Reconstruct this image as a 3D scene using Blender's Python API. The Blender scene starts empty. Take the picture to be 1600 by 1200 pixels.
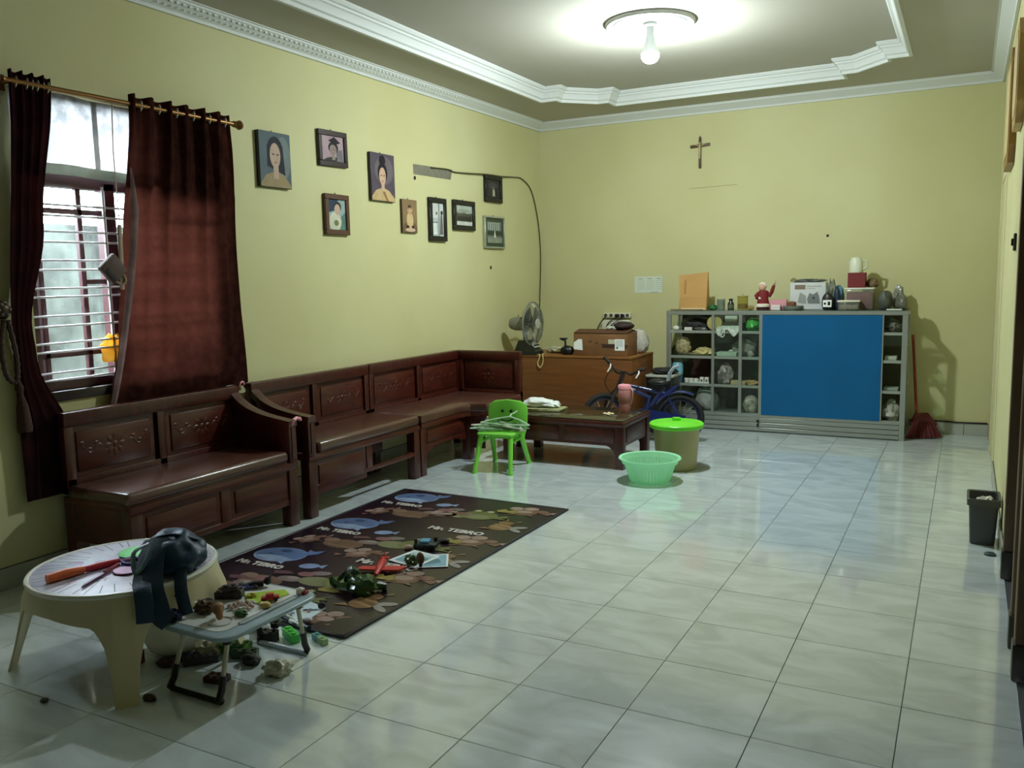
import bpy, bmesh, math, random
from mathutils import Vector, Matrix, noise

random.seed(7)
S = bpy.context.scene
COL = S.collection
PI = math.pi

# ------------------------------------------------------------------ camera, world, exposure
cam_d = bpy.data.cameras.new('camera')
cam_d.sensor_fit = 'HORIZONTAL'; cam_d.sensor_width = 36.0
cam_d.lens = 1338.1 / 1600 * 36.0
cam_d.clip_start = 0.02; cam_d.clip_end = 100
cam = bpy.data.objects.new('camera', cam_d); COL.objects.link(cam)
_yaw, _pit, _rol = 0.48876, 0.12333, -0.02070
_f = Vector((-math.sin(_yaw) * math.cos(_pit), math.cos(_yaw) * math.cos(_pit), -math.sin(_pit)))
_r = Vector((math.cos(_yaw), math.sin(_yaw), 0)); _u = _r.cross(_f)
_r2 = math.cos(_rol) * _r + math.sin(_rol) * _u
_u2 = -math.sin(_rol) * _r + math.cos(_rol) * _u
_M = Matrix((_r2, _u2, -_f)).transposed().to_4x4()
_M.translation = Vector((0.1374, -3.3243, 1.4186))
cam.matrix_world = _M
S.camera = cam

SKY = 30.0         # overcast daylight outside the window
BULB = 1500.0       # the ceiling lamp
S.view_settings.view_transform = 'Standard'
S.view_settings.look = 'None'
S.view_settings.exposure = 0.23
S.view_settings.gamma = 1.0
S.view_settings.use_curve_mapping = False
S.cycles.max_bounces = 10
S.cycles.diffuse_bounces = 5
S.cycles.transparent_max_bounces = 16
S.cycles.caustics_reflective = False
S.cycles.caustics_refractive = False
S.cycles.sample_clamp_indirect = 6.0

w = bpy.data.worlds.new('overcast_sky'); S.world = w
w.use_nodes = True
wn = w.node_tree.nodes; wl = w.node_tree.links
bg = wn['Background']
bg.inputs[0].default_value = (0.80, 0.90, 1.0, 1); bg.inputs[1].default_value = SKY

# ------------------------------------------------------------------ helpers
def lin(c):
    out = []
    for v in c[:3]:
        v = v / 255.0
        out.append(v / 12.92 if v <= 0.04045 else ((v + 0.055) / 1.055) ** 2.4)
    return (*out, 1.0)

def M(name, rgb, rough=0.6, metal=0.0, vary=None, bump=None, spec=0.5, rgb2=None, emit=None, stretch=None, coat=0.0):
    """procedural material; rgb as sRGB 0-255. vary=(scale, amount), bump=(scale, strength)"""
    m = bpy.data.materials.new(name); m.use_nodes = True
    nt = m.node_tree; b = nt.nodes['Principled BSDF']
    c = lin(rgb)
    b.inputs['Base Color'].default_value = c
    b.inputs['Roughness'].default_value = rough
    b.inputs['Metallic'].default_value = metal
    b.inputs['Specular IOR Level'].default_value = spec
    b.inputs['Coat Weight'].default_value = coat
    b.inputs['Coat Roughness'].default_value = 0.1
    if emit:
        b.inputs['Emission Color'].default_value = lin(emit[0]); b.inputs['Emission Strength'].default_value = emit[1]
    if vary or bump:
        tc = nt.nodes.new('ShaderNodeTexCoord'); src = tc.outputs['Object']
        if stretch:
            mp = nt.nodes.new('ShaderNodeMapping'); mp.inputs['Scale'].default_value = stretch
            nt.links.new(src, mp.inputs[0]); src = mp.outputs[0]
    if vary:
        n = nt.nodes.new('ShaderNodeTexNoise'); n.inputs['Scale'].default_value = vary[0]; n.inputs['Detail'].default_value = 6
        nt.links.new(src, n.inputs['Vector'])
        r = nt.nodes.new('ShaderNodeValToRGB')
        r.color_ramp.elements[0].position = 0.35; r.color_ramp.elements[1].position = 0.68
        k = vary[1]
        c2 = lin(rgb2) if rgb2 else tuple(max(0, v * (1 - k)) for v in c[:3]) + (1,)
        r.color_ramp.elements[0].color = c2; r.color_ramp.elements[1].color = c
        nt.links.new(n.outputs['Fac'], r.inputs[0]); nt.links.new(r.outputs[0], b.inputs['Base Color'])
    if bump:
        n2 = nt.nodes.new('ShaderNodeTexNoise'); n2.inputs['Scale'].default_value = bump[0]; n2.inputs['Detail'].default_value = 4
        nt.links.new(src, n2.inputs['Vector'])
        bp = nt.nodes.new('ShaderNodeBump'); bp.inputs['Strength'].default_value = bump[1]; bp.inputs['Distance'].default_value = 0.01
        nt.links.new(n2.outputs['Fac'], bp.inputs['Height']); nt.links.new(bp.outputs[0], b.inputs['Normal'])
    return m

def clear_mat(name, tint=(235, 240, 240), opacity=0.12, rough=0.05, body=None):
    """thin clear sheet: transparent with a faint body and a gloss"""
    m = bpy.data.materials.new(name); m.use_nodes = True
    nt = m.node_tree; nt.nodes.clear()
    o = nt.nodes.new('ShaderNodeOutputMaterial')
    t = nt.nodes.new('ShaderNodeBsdfTransparent'); t.inputs[0].default_value = lin(tint)
    d = nt.nodes.new('ShaderNodeBsdfDiffuse'); d.inputs[0].default_value = lin(body or tint)
    g = nt.nodes.new('ShaderNodeBsdfGlossy'); g.inputs['Roughness'].default_value = rough
    a = nt.nodes.new('ShaderNodeMixShader'); a.inputs[0].default_value = opacity
    nt.links.new(t.outputs[0], a.inputs[1]); nt.links.new(d.outputs[0], a.inputs[2])
    fr = nt.nodes.new('ShaderNodeFresnel'); fr.inputs[0].default_value = 1.45
    b = nt.nodes.new('ShaderNodeMixShader')
    ge = nt.nodes.new('ShaderNodeNewGeometry'); sb = nt.nodes.new('ShaderNodeMath'); sb.operation = 'SUBTRACT'; sb.inputs[0].default_value = 1.0
    mu = nt.nodes.new('ShaderNodeMath'); mu.operation = 'MULTIPLY'          # gloss on the outer face of the sheet only
    nt.links.new(ge.outputs['Backfacing'], sb.inputs[1]); nt.links.new(fr.outputs[0], mu.inputs[0]); nt.links.new(sb.outputs[0], mu.inputs[1])
    nt.links.new(mu.outputs[0], b.inputs[0]); nt.links.new(a.outputs[0], b.inputs[1]); nt.links.new(g.outputs[0], b.inputs[2])
    nt.links.new(b.outputs[0], o.inputs[0])
    return m

def cloth_mat(name, rgb, trans=0.3, rgb2=None, scale=6.0, tr_rgb=None):
    m = bpy.data.materials.new(name); m.use_nodes = True
    nt = m.node_tree; nt.nodes.clear()
    o = nt.nodes.new('ShaderNodeOutputMaterial')
    d = nt.nodes.new('ShaderNodeBsdfDiffuse'); t = nt.nodes.new('ShaderNodeBsdfTranslucent')
    mx = nt.nodes.new('ShaderNodeMixShader'); mx.inputs[0].default_value = trans
    n = nt.nodes.new('ShaderNodeTexNoise'); n.inputs['Scale'].default_value = scale; n.inputs['Detail'].default_value = 8
    tc = nt.nodes.new('ShaderNodeTexCoord'); nt.links.new(tc.outputs['Object'], n.inputs['Vector'])
    r = nt.nodes.new('ShaderNodeValToRGB'); r.color_ramp.elements[0].position = .4; r.color_ramp.elements[1].position = .65
    r.color_ramp.elements[0].color = lin(rgb); r.color_ramp.elements[1].color = lin(rgb2 or rgb)
    nt.links.new(n.outputs['Fac'], r.inputs[0]); nt.links.new(r.outputs[0], d.inputs[0])
    if tr_rgb: t.inputs[0].default_value = lin(tr_rgb)
    else: nt.links.new(r.outputs[0], t.inputs[0])
    nt.links.new(d.outputs[0], mx.inputs[1]); nt.links.new(t.outputs[0], mx.inputs[2]); nt.links.new(mx.outputs[0], o.inputs[0])
    return m

class MB:
    """collects shapes in one bmesh"""
    def __init__(s): s.bm = bmesh.new(); s.mi = 0
    def _set(s, faces):
        for f in faces: f.material_index = s.mi
    def box(s, c, d, rot=None, bev=0.0, seg=2):
        m = Matrix.Translation(c)
        if rot is not None:
            m = m @ (Matrix.Rotation(rot, 4, 'Z') if isinstance(rot, (int, float)) else rot)
        m = m @ Matrix.Diagonal((d[0], d[1], d[2], 1))
        r = bmesh.ops.create_cube(s.bm, size=1.0, matrix=m)
        vs = r['verts']; fs = list({f for v in vs for f in v.link_faces})
        s._set(fs)
        if bev > 0:
            es = list({e for v in vs for e in v.link_edges})
            q = bmesh.ops.bevel(s.bm, geom=es, offset=min(bev, min(d) * .49), segments=seg, affect='EDGES', profile=0.5, clamp_overlap=True)
            s._set(q['faces'])
        return s
    def span(s, a, b, bev=0.0, seg=2):
        c = [(a[i] + b[i]) / 2 for i in range(3)]; d = [max(1e-4, abs(b[i] - a[i])) for i in range(3)]
        return s.box(c, d, None, bev, seg)
    def cyl(s, a, b, r1, r2=None, n=16, caps=True):
        a = Vector(a); b = Vector(b); r2 = r1 if r2 is None else r2
        d = b - a; q = d.to_track_quat('Z', 'Y').to_matrix().to_4x4()
        m = Matrix.Translation((a + b) / 2) @ q
        r = bmesh.ops.create_cone(s.bm, cap_ends=caps, segments=n, radius1=r1, radius2=r2, depth=d.length, matrix=m)
        s._set({f for v in r['verts'] for f in v.link_faces}); return s
    def sph(s, c, r, u=16, v=10, rot=None):
        if isinstance(r, (int, float)): r = (r, r, r)
        m = Matrix.Translation(c)
        if rot is not None: m = m @ rot
        m = m @ Matrix.Diagonal((*r, 1))
        q = bmesh.ops.create_uvsphere(s.bm, u_segments=u, v_segments=v, radius=1, matrix=m)
        s._set({f for x in q['verts'] for f in x.link_faces}); return s
    def face(s, pts):
        f = s.bm.faces.new([s.bm.verts.new(p) for p in pts]); f.material_index = s.mi; return s
    def prism(s, pts, off):
        """polygon pts (3D) pushed along vector off"""
        off = Vector(off)
        a = [s.bm.verts.new(p) for p in pts]; b = [s.bm.verts.new(Vector(p) + off) for p in pts]
        n = len(pts); fs = [s.bm.faces.new(a[::-1]), s.bm.faces.new(b)]
        for i in range(n): fs.append(s.bm.faces.new([a[i], a[(i + 1) % n], b[(i + 1) % n], b[i]]))
        s._set(fs); return s
    def loft(s, rings, closed=True, cap=True):
        """rings: list of lists of points"""
        R = [[s.bm.verts.new(p) for p in g] for g in rings]
        n = len(R[0]); fs = []
        for i in range(len(R) - 1):
            for j in range(n if closed else n - 1):
                k = (j + 1) % n
                fs.append(s.bm.faces.new([R[i][j], R[i][k], R[i + 1][k], R[i + 1][j]]))
        if cap and closed:
            fs.append(s.bm.faces.new(R[0][::-1])); fs.append(s.bm.faces.new(R[-1]))
        s._set(fs); return s
    def lathe(s, prof, c=(0, 0, 0), n=32, sx=1.0, sy=1.0, a0=0.0, cap=True):
        """prof: list of (r, z)"""
        rings = []
        for r, z in prof:
            r = max(r, 1e-4)
            rings.append([(c[0] + r * sx * math.cos(a0 + 2 * PI * k / n), c[1] + r * sy * math.sin(a0 + 2 * PI * k / n), c[2] + z) for k in range(n)])
        return s.loft(rings, True, cap)
    def tube(s, pts, r, n=8, taper=None, flat=None):
        """pipe along pts; flat=(w,h) gives a ribbon"""
        P = [Vector(p) for p in pts]; rings = []
        up = Vector((0, 0, 1)); prev = None
        for i, p in enumerate(P):
            t = (P[min(i + 1, len(P) - 1)] - P[max(i - 1, 0)])
            if t.length < 1e-9: t = Vector((0, 0, 1))
            t.normalize()
            if prev is None:
                a = t.cross(up) if abs(t.z) < .95 else t.cross(Vector((1, 0, 0)))
            else:
                a = prev - t * prev.dot(t)
                if a.length < 1e-6: a = t.cross(up)
            a.normalize(); prev = a; b = t.cross(a)
            rr = (r if not isinstance(r, (list, tuple)) else r[i])
            wa, wb = (rr, rr) if flat is None else flat
            if taper and flat is None: wa = wb = rr * taper[i]
            rings.append([p + a * wa * math.cos(2 * PI * k / n) + b * wb * math.sin(2 * PI * k / n) for k in range(n)])
        return s.loft(rings, True, True)
    def grid(s, fn, nu, nv, wrap=False):
        V = [[s.bm.verts.new(fn(i / (nu - (0 if wrap else 1)), j / (nv - 1))) for j in range(nv)] for i in range(nu)]
        fs = []
        for i in range(nu if wrap else nu - 1):
            for j in range(nv - 1):
                k = (i + 1) % nu
                fs.append(s.bm.faces.new([V[i][j], V[k][j], V[k][j + 1], V[i][j + 1]]))
        s._set(fs); return s
    def lump(s, c, d, seed=0, amp=0.12, freq=2.5, sub=3, floor=True, power=1.0):
        """crumpled soft body resting on c.z"""
        q = bmesh.ops.create_icosphere(s.bm, subdivisions=sub, radius=1)
        for v in q['verts']:
            p = v.co.copy()
            k = 1 + amp * noise.noise(p * freq + Vector((seed * 7.3, seed * 3.1, seed))) * 2
            p = p * k
            if floor and p.z < -0.75: p.z = -0.75
            z = (p.z + (0.75 if floor else 1.0)) / (1.75 if floor else 2.0)
            v.co = Vector((c[0] + p.x * d[0] / 2, c[1] + p.y * d[1] / 2, c[2] + z * d[2]))
        s._set({f for x in q['verts'] for f in x.link_faces}); return s

WM = {}
def build(name, mb, mat, parent=None, origin=None, smooth=38, local=False, rot=0.0):
    bm = mb.bm
    bmesh.ops.recalc_face_normals(bm, faces=bm.faces[:])
    me = bpy.data.meshes.new(name)
    if parent is not None:
        if not local: bm.transform(WM[parent.name].inverted())
    elif origin is not None:
        W = Matrix.Translation(origin) @ Matrix.Rotation(rot, 4, 'Z')
        if not local: bm.transform(W.inverted())
    bm.to_mesh(me); bm.free()
    for x in (mat if isinstance(mat, (list, tuple)) else [mat]): me.materials.append(x)
    if smooth:
        me.shade_smooth(); me.set_sharp_from_angle(angle=math.radians(smooth))
    o = bpy.data.objects.new(name, me); COL.objects.link(o)
    if parent is not None:
        o.parent = parent; WM[o.name] = WM[parent.name].copy()
    elif origin is not None:
        o.location = origin; o.rotation_euler[2] = rot
        WM[o.name] = Matrix.Translation(origin) @ Matrix.Rotation(rot, 4, 'Z')
    else: WM[o.name] = Matrix.Identity(4)
    return o

def tag(o, label, cat, group=None):
    o['label'] = label; o['category'] = cat
    if group: o['group'] = group
    return o
def thing(name, label, cat, loc, rot=0.0, group=None):
    o = bpy.data.objects.new(name, None); COL.objects.link(o)
    o.empty_display_size = .1
    o.location = loc; o.rotation_euler[2] = rot
    WM[o.name] = Matrix.Translation(loc) @ Matrix.Rotation(rot, 4, 'Z')
    return tag(o, label, cat, group)
def struct(name, mb, mat, parent=None, smooth=38):
    o = build(name, mb, mat, parent, smooth=smooth)
    if parent is None: o['kind'] = 'structure'
    return o
def dup_part(o, parent, loc=None, rot=None):
    c = o.copy(); COL.objects.link(c); c.parent = parent
    if loc is not None: c.location = loc
    if rot is not None: c.rotation_euler = rot
    WM[c.name] = WM[parent.name].copy()
    return c
def ell(cx, cy, rx, ry, n=20, a0=0, a1=2 * PI, rot=0):
    full = abs(a1 - a0 - 2 * PI) < 1e-6
    out = []
    for k in range(n):
        a = a0 + (a1 - a0) * k / (n if full else n - 1)
        x, y = rx * math.cos(a), ry * math.sin(a)
        out.append((cx + x * math.cos(rot) - y * math.sin(rot), cy + x * math.sin(rot) + y * math.cos(rot)))
    return out
def rrect(cx, cy, w_, h_, r, n=5):
    out = []
    for sx, sy, a in ((1, 1, 0), (-1, 1, PI / 2), (-1, -1, PI), (1, -1, 3 * PI / 2)):
        for k in range(n):
            t = a + PI / 2 * k / (n - 1)
            out.append((cx + sx * (w_ / 2 - r) + r * math.cos(t), cy + sy * (h_ / 2 - r) + r * math.sin(t)))
    return out
def bez(p0, p1, p2, p3, n=12):
    P = [Vector(p) for p in (p0, p1, p2, p3)]; out = []
    for i in range(n):
        t = i / (n - 1); k = 1 - t
        out.append(P[0] * k ** 3 + P[1] * 3 * k * k * t + P[2] * 3 * k * t * t + P[3] * t ** 3)
    return out
def spline(pts, n=8):
    P = [Vector(p) for p in pts]; out = []
    for i in range(len(P) - 1):
        a, b, c, d = P[max(i - 1, 0)], P[i], P[i + 1], P[min(i + 2, len(P) - 1)]
        for k in range(n):
            t = k / n
            out.append(.5 * ((2 * b) + (c - a) * t + (2 * a - 5 * b + 4 * c - d) * t * t + (3 * b - a - 3 * c + d) * t ** 3))
    out.append(P[-1]); return out
def text_mb(txt, size, place, ext=0.0004, bold=0.0):
    """flat lettering as mesh; place(x, y) -> 3D point"""
    cu = bpy.data.curves.new('lettering', 'FONT'); cu.body = txt; cu.size = size; cu.align_x = 'CENTER'; cu.align_y = 'CENTER'
    cu.resolution_u = 2; cu.offset = bold
    ob = bpy.data.objects.new('lettering', cu); COL.objects.link(ob)
    dg = bpy.context.evaluated_depsgraph_get()
    me = bpy.data.meshes.new_from_object(ob.evaluated_get(dg))
    COL.objects.unlink(ob); bpy.data.objects.remove(ob)
    out = ([tuple(place(v.co.x, v.co.y)) for v in me.vertices], [list(p.vertices) for p in me.polygons])
    bpy.data.meshes.remove(me); bpy.data.curves.remove(cu)
    return out
def add_raw(mb, raw):
    vs = [mb.bm.verts.new(v) for v in raw[0]]
    for f in raw[1]:
        try: mb.bm.faces.new([vs[i] for i in f]).material_index = mb.mi
        except ValueError: pass
    return mb

# ------------------------------------------------------------------ materials
m_wall = M('yellow_wall_paint', (204, 200, 153), .75, vary=(1.1, .10), bump=(60, .05), rgb2=(196, 191, 139))
m_ceil = M('ceiling_paint', (182, 178, 166), .85, vary=(1.5, .05))
m_white = M('white_moulding', (210, 213, 210), .6)
m_grout = M('tile_grout', (48, 50, 47), .8)
m_alu = M('anodised_aluminium', (176, 180, 172), .38, .75)
m_dark = M('interior_dark', (18, 15, 14), .8)
m_wood = M('dark_red_teak', (84, 33, 22), .34, vary=(7, .45), bump=(40, .08), stretch=(3, .6, 6), coat=.15)
m_wood2 = M('dark_red_teak_upright', (78, 30, 20), .36, vary=(7, .45), bump=(40, .08), stretch=(6, 6, .6), coat=.15)
m_vinyl = M('brown_vinyl_cushion', (88, 54, 44), .26, spec=.9, vary=(9, .18), bump=(90, .12))
m_frame_w = M('door_frame_brown', (104, 76, 42), .5, vary=(8, .3), stretch=(5, 5, .5))
m_plinth = M('dark_plinth_tile', (62, 58, 52), .35, vary=(9, .3))
m_winframe = M('maroon_window_frame', (62, 22, 26), .4)
m_bar = M('white_grille_paint', (225, 225, 230), .4)
m_glass = clear_mat('window_glass', (248, 250, 250), .015)
m_black = M('black_plastic', (18, 18, 19), .4)
m_blackmat = M('black_matt', (14, 13, 13), .7)
m_paper = M('white_paper', (236, 238, 234), .8)
m_gold = M('antique_gold_rod', (120, 82, 36), .34, .6)
m_cream = M('cream_plastic', (214, 204, 168), .45, vary=(3, .06))
m_pink = M('pink_plastic', (226, 150, 160), .45)
m_chrome = M('chrome', (190, 192, 195), .2, 1.0)

def tile_material():
    m = bpy.data.materials.new('polished_marbled_tile'); m.use_nodes = True
    nt = m.node_tree; b = nt.nodes['Principled BSDF']; L = nt.links
    tc = nt.nodes.new('ShaderNodeNewGeometry'); oi = nt.nodes.new('ShaderNodeObjectInfo')
    cmb = nt.nodes.new('ShaderNodeVectorMath'); cmb.operation = 'ADD'
    mul = nt.nodes.new('ShaderNodeVectorMath'); mul.operation = 'SCALE'
    comb = nt.nodes.new('ShaderNodeCombineXYZ')
    for i in range(3): L.new(oi.outputs['Random'], comb.inputs[i])
    L.new(comb.outputs[0], mul.inputs[0]); mul.inputs['Scale'].default_value = 37
    L.new(tc.outputs['Position'], cmb.inputs[0]); L.new(mul.outputs[0], cmb.inputs[1])
    mp = nt.nodes.new('ShaderNodeMapping'); mp.inputs['Rotation'].default_value = (0, 0, .6); mp.inputs['Scale'].default_value = (2.2, 5.2, 1)
    L.new(cmb.outputs[0], mp.inputs[0])
    n = nt.nodes.new('ShaderNodeTexNoise'); n.inputs['Scale'].default_value = 1.3; n.inputs['Detail'].default_value = 7; n.inputs['Distortion'].default_value = 1.2
    L.new(mp.outputs[0], n.inputs['Vector'])
    r = nt.nodes.new('ShaderNodeValToRGB')
    r.color_ramp.elements[0].position = .33; r.color_ramp.elements[1].position = .62
    r.color_ramp.elements[0].color = lin((196, 206, 208)); r.color_ramp.elements[1].color = lin((218, 229, 232))
    L.new(n.outputs['Fac'], r.inputs[0]); L.new(r.outputs[0], b.inputs['Base Color'])
    b.inputs['Roughness'].default_value = .12; b.inputs['Specular IOR Level'].default_value = .8; b.inputs['Coat Weight'].default_value = .8; b.inputs['Coat Roughness'].default_value = .06
    return m
m_tile = tile_material()
m_skirt = M('skirting_tile', (170, 172, 160), .25, vary=(5, .12))

# ------------------------------------------------------------------ room shell
XL, XR, YB, YF, ZC, ZI = -3.845, 0.34, 4.876, -5.2, 2.985, 3.085

fl = struct('floor', MB().span((XL - .15, YF - .15, -.12), (XR + .15, YB + .15, -.006)), m_grout, smooth=0)
tile_me = None
t0 = build('tile', MB().box((0, 0, -.003), (.3975, .3975, .006), None, .0008, 1), m_tile, fl, local=True, smooth=0)
first = True
for i in range(-10, 1):
    for j in range(-8, 13):
        x0, x1 = max(i * .4, XL), min((i + 1) * .4, XR); y0, y1 = j * .4, min((j + 1) * .4, YB)
        if x1 - x0 < .02 or y1 - y0 < .02: continue
        o = t0 if first else dup_part(t0, fl)
        first = False
        o.location = ((x0 + x1) / 2, (y0 + y1) / 2, 0)
        o.scale = ((x1 - x0) / .4, (y1 - y0) / .4, 1)
        o.rotation_euler = (random.uniform(-.0012, .0012), random.uniform(-.0012, .0012), 0)
rest = MB()
for i in range(-10, 1):
    for j in range(-13, -8):
        x0, x1 = max(i * .4, XL), min((i + 1) * .4, XR)
        rest.span((x0 + .001, j * .4 + .001, -.006), (x1 - .001, (j + 1) * .4 - .001, 0))
ro = build('rear_tiles', rest, m_tile, fl, smooth=0); ro['kind'] = 'stuff'

# window opening in the left wall
WY0, WY1, WZ0, WZ1 = -.74, .42, .905, 2.36
b = MB()
V0, V1, VZ0, VZ1 = -1.68, -1.53, 1.20, 2.0  # opening for the narrow added window, out of view
b.span((XL - .15, YF, 0), (XL, V0, 3.2)); b.span((XL - .15, V1, 0), (XL, WY0, 3.2)); b.span((XL - .15, V0, 0), (XL, V1, VZ0)); b.span((XL - .15, V0, VZ1), (XL, V1, 3.2))
b.span((XL - .15, WY1, 0), (XL, YB + .15, 3.2))
b.span((XL - .15, WY0, 0), (XL, WY1, WZ0)); b.span((XL - .15, WY0, WZ1), (XL, WY1, 3.2))
wall_l = struct('wall_left', b, m_wall, smooth=0)
struct('wall_back', MB().span((XL - .15, YB, 0), (XR + .15, YB + .15, 3.2)), m_wall, smooth=0)
struct('wall_front', MB().span((XL - .15, YF - .15, 0), (XR + .15, YF, 3.2)), M('darkened_unseen_wall', (84, 72, 56), .8), smooth=0)  # unseen wall, coloured dark to cut bounced light in the near room
# right wall with two doorways
D1, D2 = (.30, 1.08), (-.95, -.03)
b = MB()
for y0, y1 in ((D1[1], YB + .15), (D2[1], D1[0]), (YF - .15, D2[0])): b.span((XR, y0, 0), (XR + .15, y1, 3.2))
for y0, y1 in (D1, D2): b.span((XR, y0, 2.12), (XR + .15, y1, 3.2))
wall_r = struct('wall_right', b, m_wall, smooth=0)

# ceiling: border slab with a chamfered, stepped opening, raised inner field
cx = -1.801
half = [(1.505, 3.815), (1.357, 3.815), (1.357, 3.90), (1.101, 4.16), (1.001, 4.16), (1.001, 4.34)]
YN = -2.1
path = [(cx + x, y) for x, y in half] + [(cx - x, y) for x, y in half[::-1]]
hn = [(x, YN + (4.34 - y)) for x, y in half]
path += [(cx - x, y) for x, y in hn] + [(cx + x, y) for x, y in hn[::-1]]
def offset_path(pts, d):
    n = len(pts); out = []
    for i in range(n):
        p0, p1, p2 = Vector(pts[i - 1]), Vector(pts[i]), Vector(pts[(i + 1) % n])
        a = (p1 - p0).normalized(); c = (p2 - p1).normalized()
        na, nc = Vector((-a.y, a.x)), Vector((-c.y, c.x))
        q = (na + nc); k = d / max(.35, q.length_squared / 2)
        out.append(tuple(p1 + q * k * 1.0))
    return out
def ceiling_slab():
    mb = MB(); bm = mb.bm
    outer = [(XL - .15, YF - .15), (XR + .15, YF - .15), (XR + .15, YB + .15), (XL - .15, YB + .15)]
    def ring(pts, z):
        vs = [bm.verts.new((x, y, z)) for x, y in pts]
        return vs, [bm.edges.new((vs[i], vs[(i + 1) % len(vs)])) for i in range(len(vs))]
    ov, oe = ring(outer, ZC); iv, ie = ring(path, ZC)
    bmesh.ops.triangle_fill(bm, edges=oe + ie, use_beauty=True)
    top = [bm.verts.new((x, y, ZI)) for x, y in path]
    n = len(path)
    for i in range(n): bm.faces.new([iv[i], iv[(i + 1) % n], top[(i + 1) % n], top[i]])
    return mb
struct('ceiling', ceiling_slab(), m_ceil, smooth=0)
b = MB(); b.span((XL - .15, YF - .15, ZI), (XR + .15, YB + .15, ZI + .12))
o = struct('ceiling', b, m_ceil, smooth=0); o.name = 'ceiling_inner'
# the crown moulding in the step: profile (inward offset, z)
b = MB()
prof = [(-.012, ZC - .0), (-.012, ZC - .018), (.012, ZC - .018), (.016, ZC + .004), (.030, ZC + .012), (.036, ZC + .030), (.050, ZC + .052), (.060, ZC + .058), (.062, ZC + .070), (.074, ZC + .074), (.086, ZC + .090), (.086, ZI + .001)]
rings = [[(x, y, z) for x, y in offset_path(path, d)] for d, z in prof]
b.loft(rings, True, False)
struct('trim_4', b, m_white, smooth=25)
# cornices
def cornice(a, c, inward):
    """straight cornice from a to c (xy on the wall), inward = unit vector off the wall"""
    mb = MB(); pr = [(.002, -.076), (.018, -.076), (.022, -.060), (.040, -.046), (.062, -.036), (.080, -.018), (.086, -.016), (.088, -.006), (.104, -.006), (.104, 0)]
    mb.loft([[(a[0] + inward[0] * d, a[1] + inward[1] * d, ZC + z) for d, z in pr], [(c[0] + inward[0] * d, c[1] + inward[1] * d, ZC + z) for d, z in pr]], False, False)
    return mb
t1 = struct('trim_1', cornice((XL, YF), (XL, YB), (1, 0)), m_white)
struct('trim_2', cornice((XL, YB), (XR, YB), (0, -1)), m_white)
struct('trim_3', cornice((XR, YF), (XR, YB), (-1, 0)), m_white)
b = MB(); y = -1.2
while y < 3.2:
    b.box((XL + .070, y, ZC - .026), (.018, .020, .012)); b.cyl((XL + .047, y + .02, ZC - .045), (XL + .051, y + .02, ZC - .041), .010, .006, 6)
    y += .045
o = build('relief_ornament', b, m_white, t1); o['kind'] = 'stuff'
# skirting
def skirting(name, axis, fixed, a, c, sgn):
    root = struct(name, MB().span(*(((a, fixed - sgn * .004, 0), (c, fixed, .106)) if axis == 'x' else ((fixed - sgn * .004, a, 0), (fixed, c, .106)))), m_grout, smooth=0)
    k = a
    while k < c - .02:
        e = min(k + .4, c)
        mb = MB()
        if axis == 'x': mb.span((k + .0015, fixed - sgn * .011, 0), (e - .0015, fixed - sgn * .003, .103), .0015, 1)
        else: mb.span((fixed - sgn * .011, k + .0015, 0), (fixed - sgn * .003, e - .0015, .103), .0015, 1)
        build('tile', mb, m_skirt, root, smooth=0); k = e
skirting('baseboard_back', 'x', YB, -4 + .155, XR - .0, 1)
skirting('baseboard_left', 'y', XL, -2.0, YB - .012, -1)
skirting('baseboard_right', 'y', XR, D1[1] + .08, 3.3, 1)

# ------------------------------------------------------------------ doorways in the right wall
for k, (y0, y1) in enumerate((D1, D2)):
    b = MB()
    b.span((XR - .012, y1 - .01, .13), (XR + .152, y1 + .055, 2.17), .006); b.span((XR - .012, y0 - .055, .13), (XR + .152, y0 + .01, 2.17), .006)
    b.span((XR - .012, y0 - .055, 2.10), (XR + .152, y1 + .055, 2.17), .006)
    d = struct('door_%d' % (k + 1), b, m_frame_w)
    b = MB()
    b.span((XR - .018, y1 - .014, 0), (XR + .154, y1 + .060, .13), .004); b.span((XR - .018, y0 - .060, 0), (XR + .154, y0 + .014, .13), .004)
    build('plinth', b, m_plinth, d)
    b = MB(); b.span((XR + .06, y0, .005), (XR + .10, y1, 2.10))
    lf = build('door_leaf', b, M('dark_door_leaf', (34, 22, 18), .5), d)
    b = MB()
    for zz in (.25, 1.15): b.span((XR + .05, y0 + .12, zz), (XR + .062, y1 - .12, zz + .75), .004)
    build('panel', b, M('dark_door_panel', (40, 26, 20), .5), lf)
# pale casing of the far opening, seen edge-on
b = MB(); b.span((XR - .005, 3.3, 0), (XR, 3.36, 2.1), .002); b.span((XR - .005, 4.2, 0), (XR, 4.26, 2.1), .002); b.span((XR - .005, 3.3, 2.04), (XR, 4.26, 2.1), .002)
struct('door_3', b, M('cream_casing', (228, 214, 176), .5))

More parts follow.
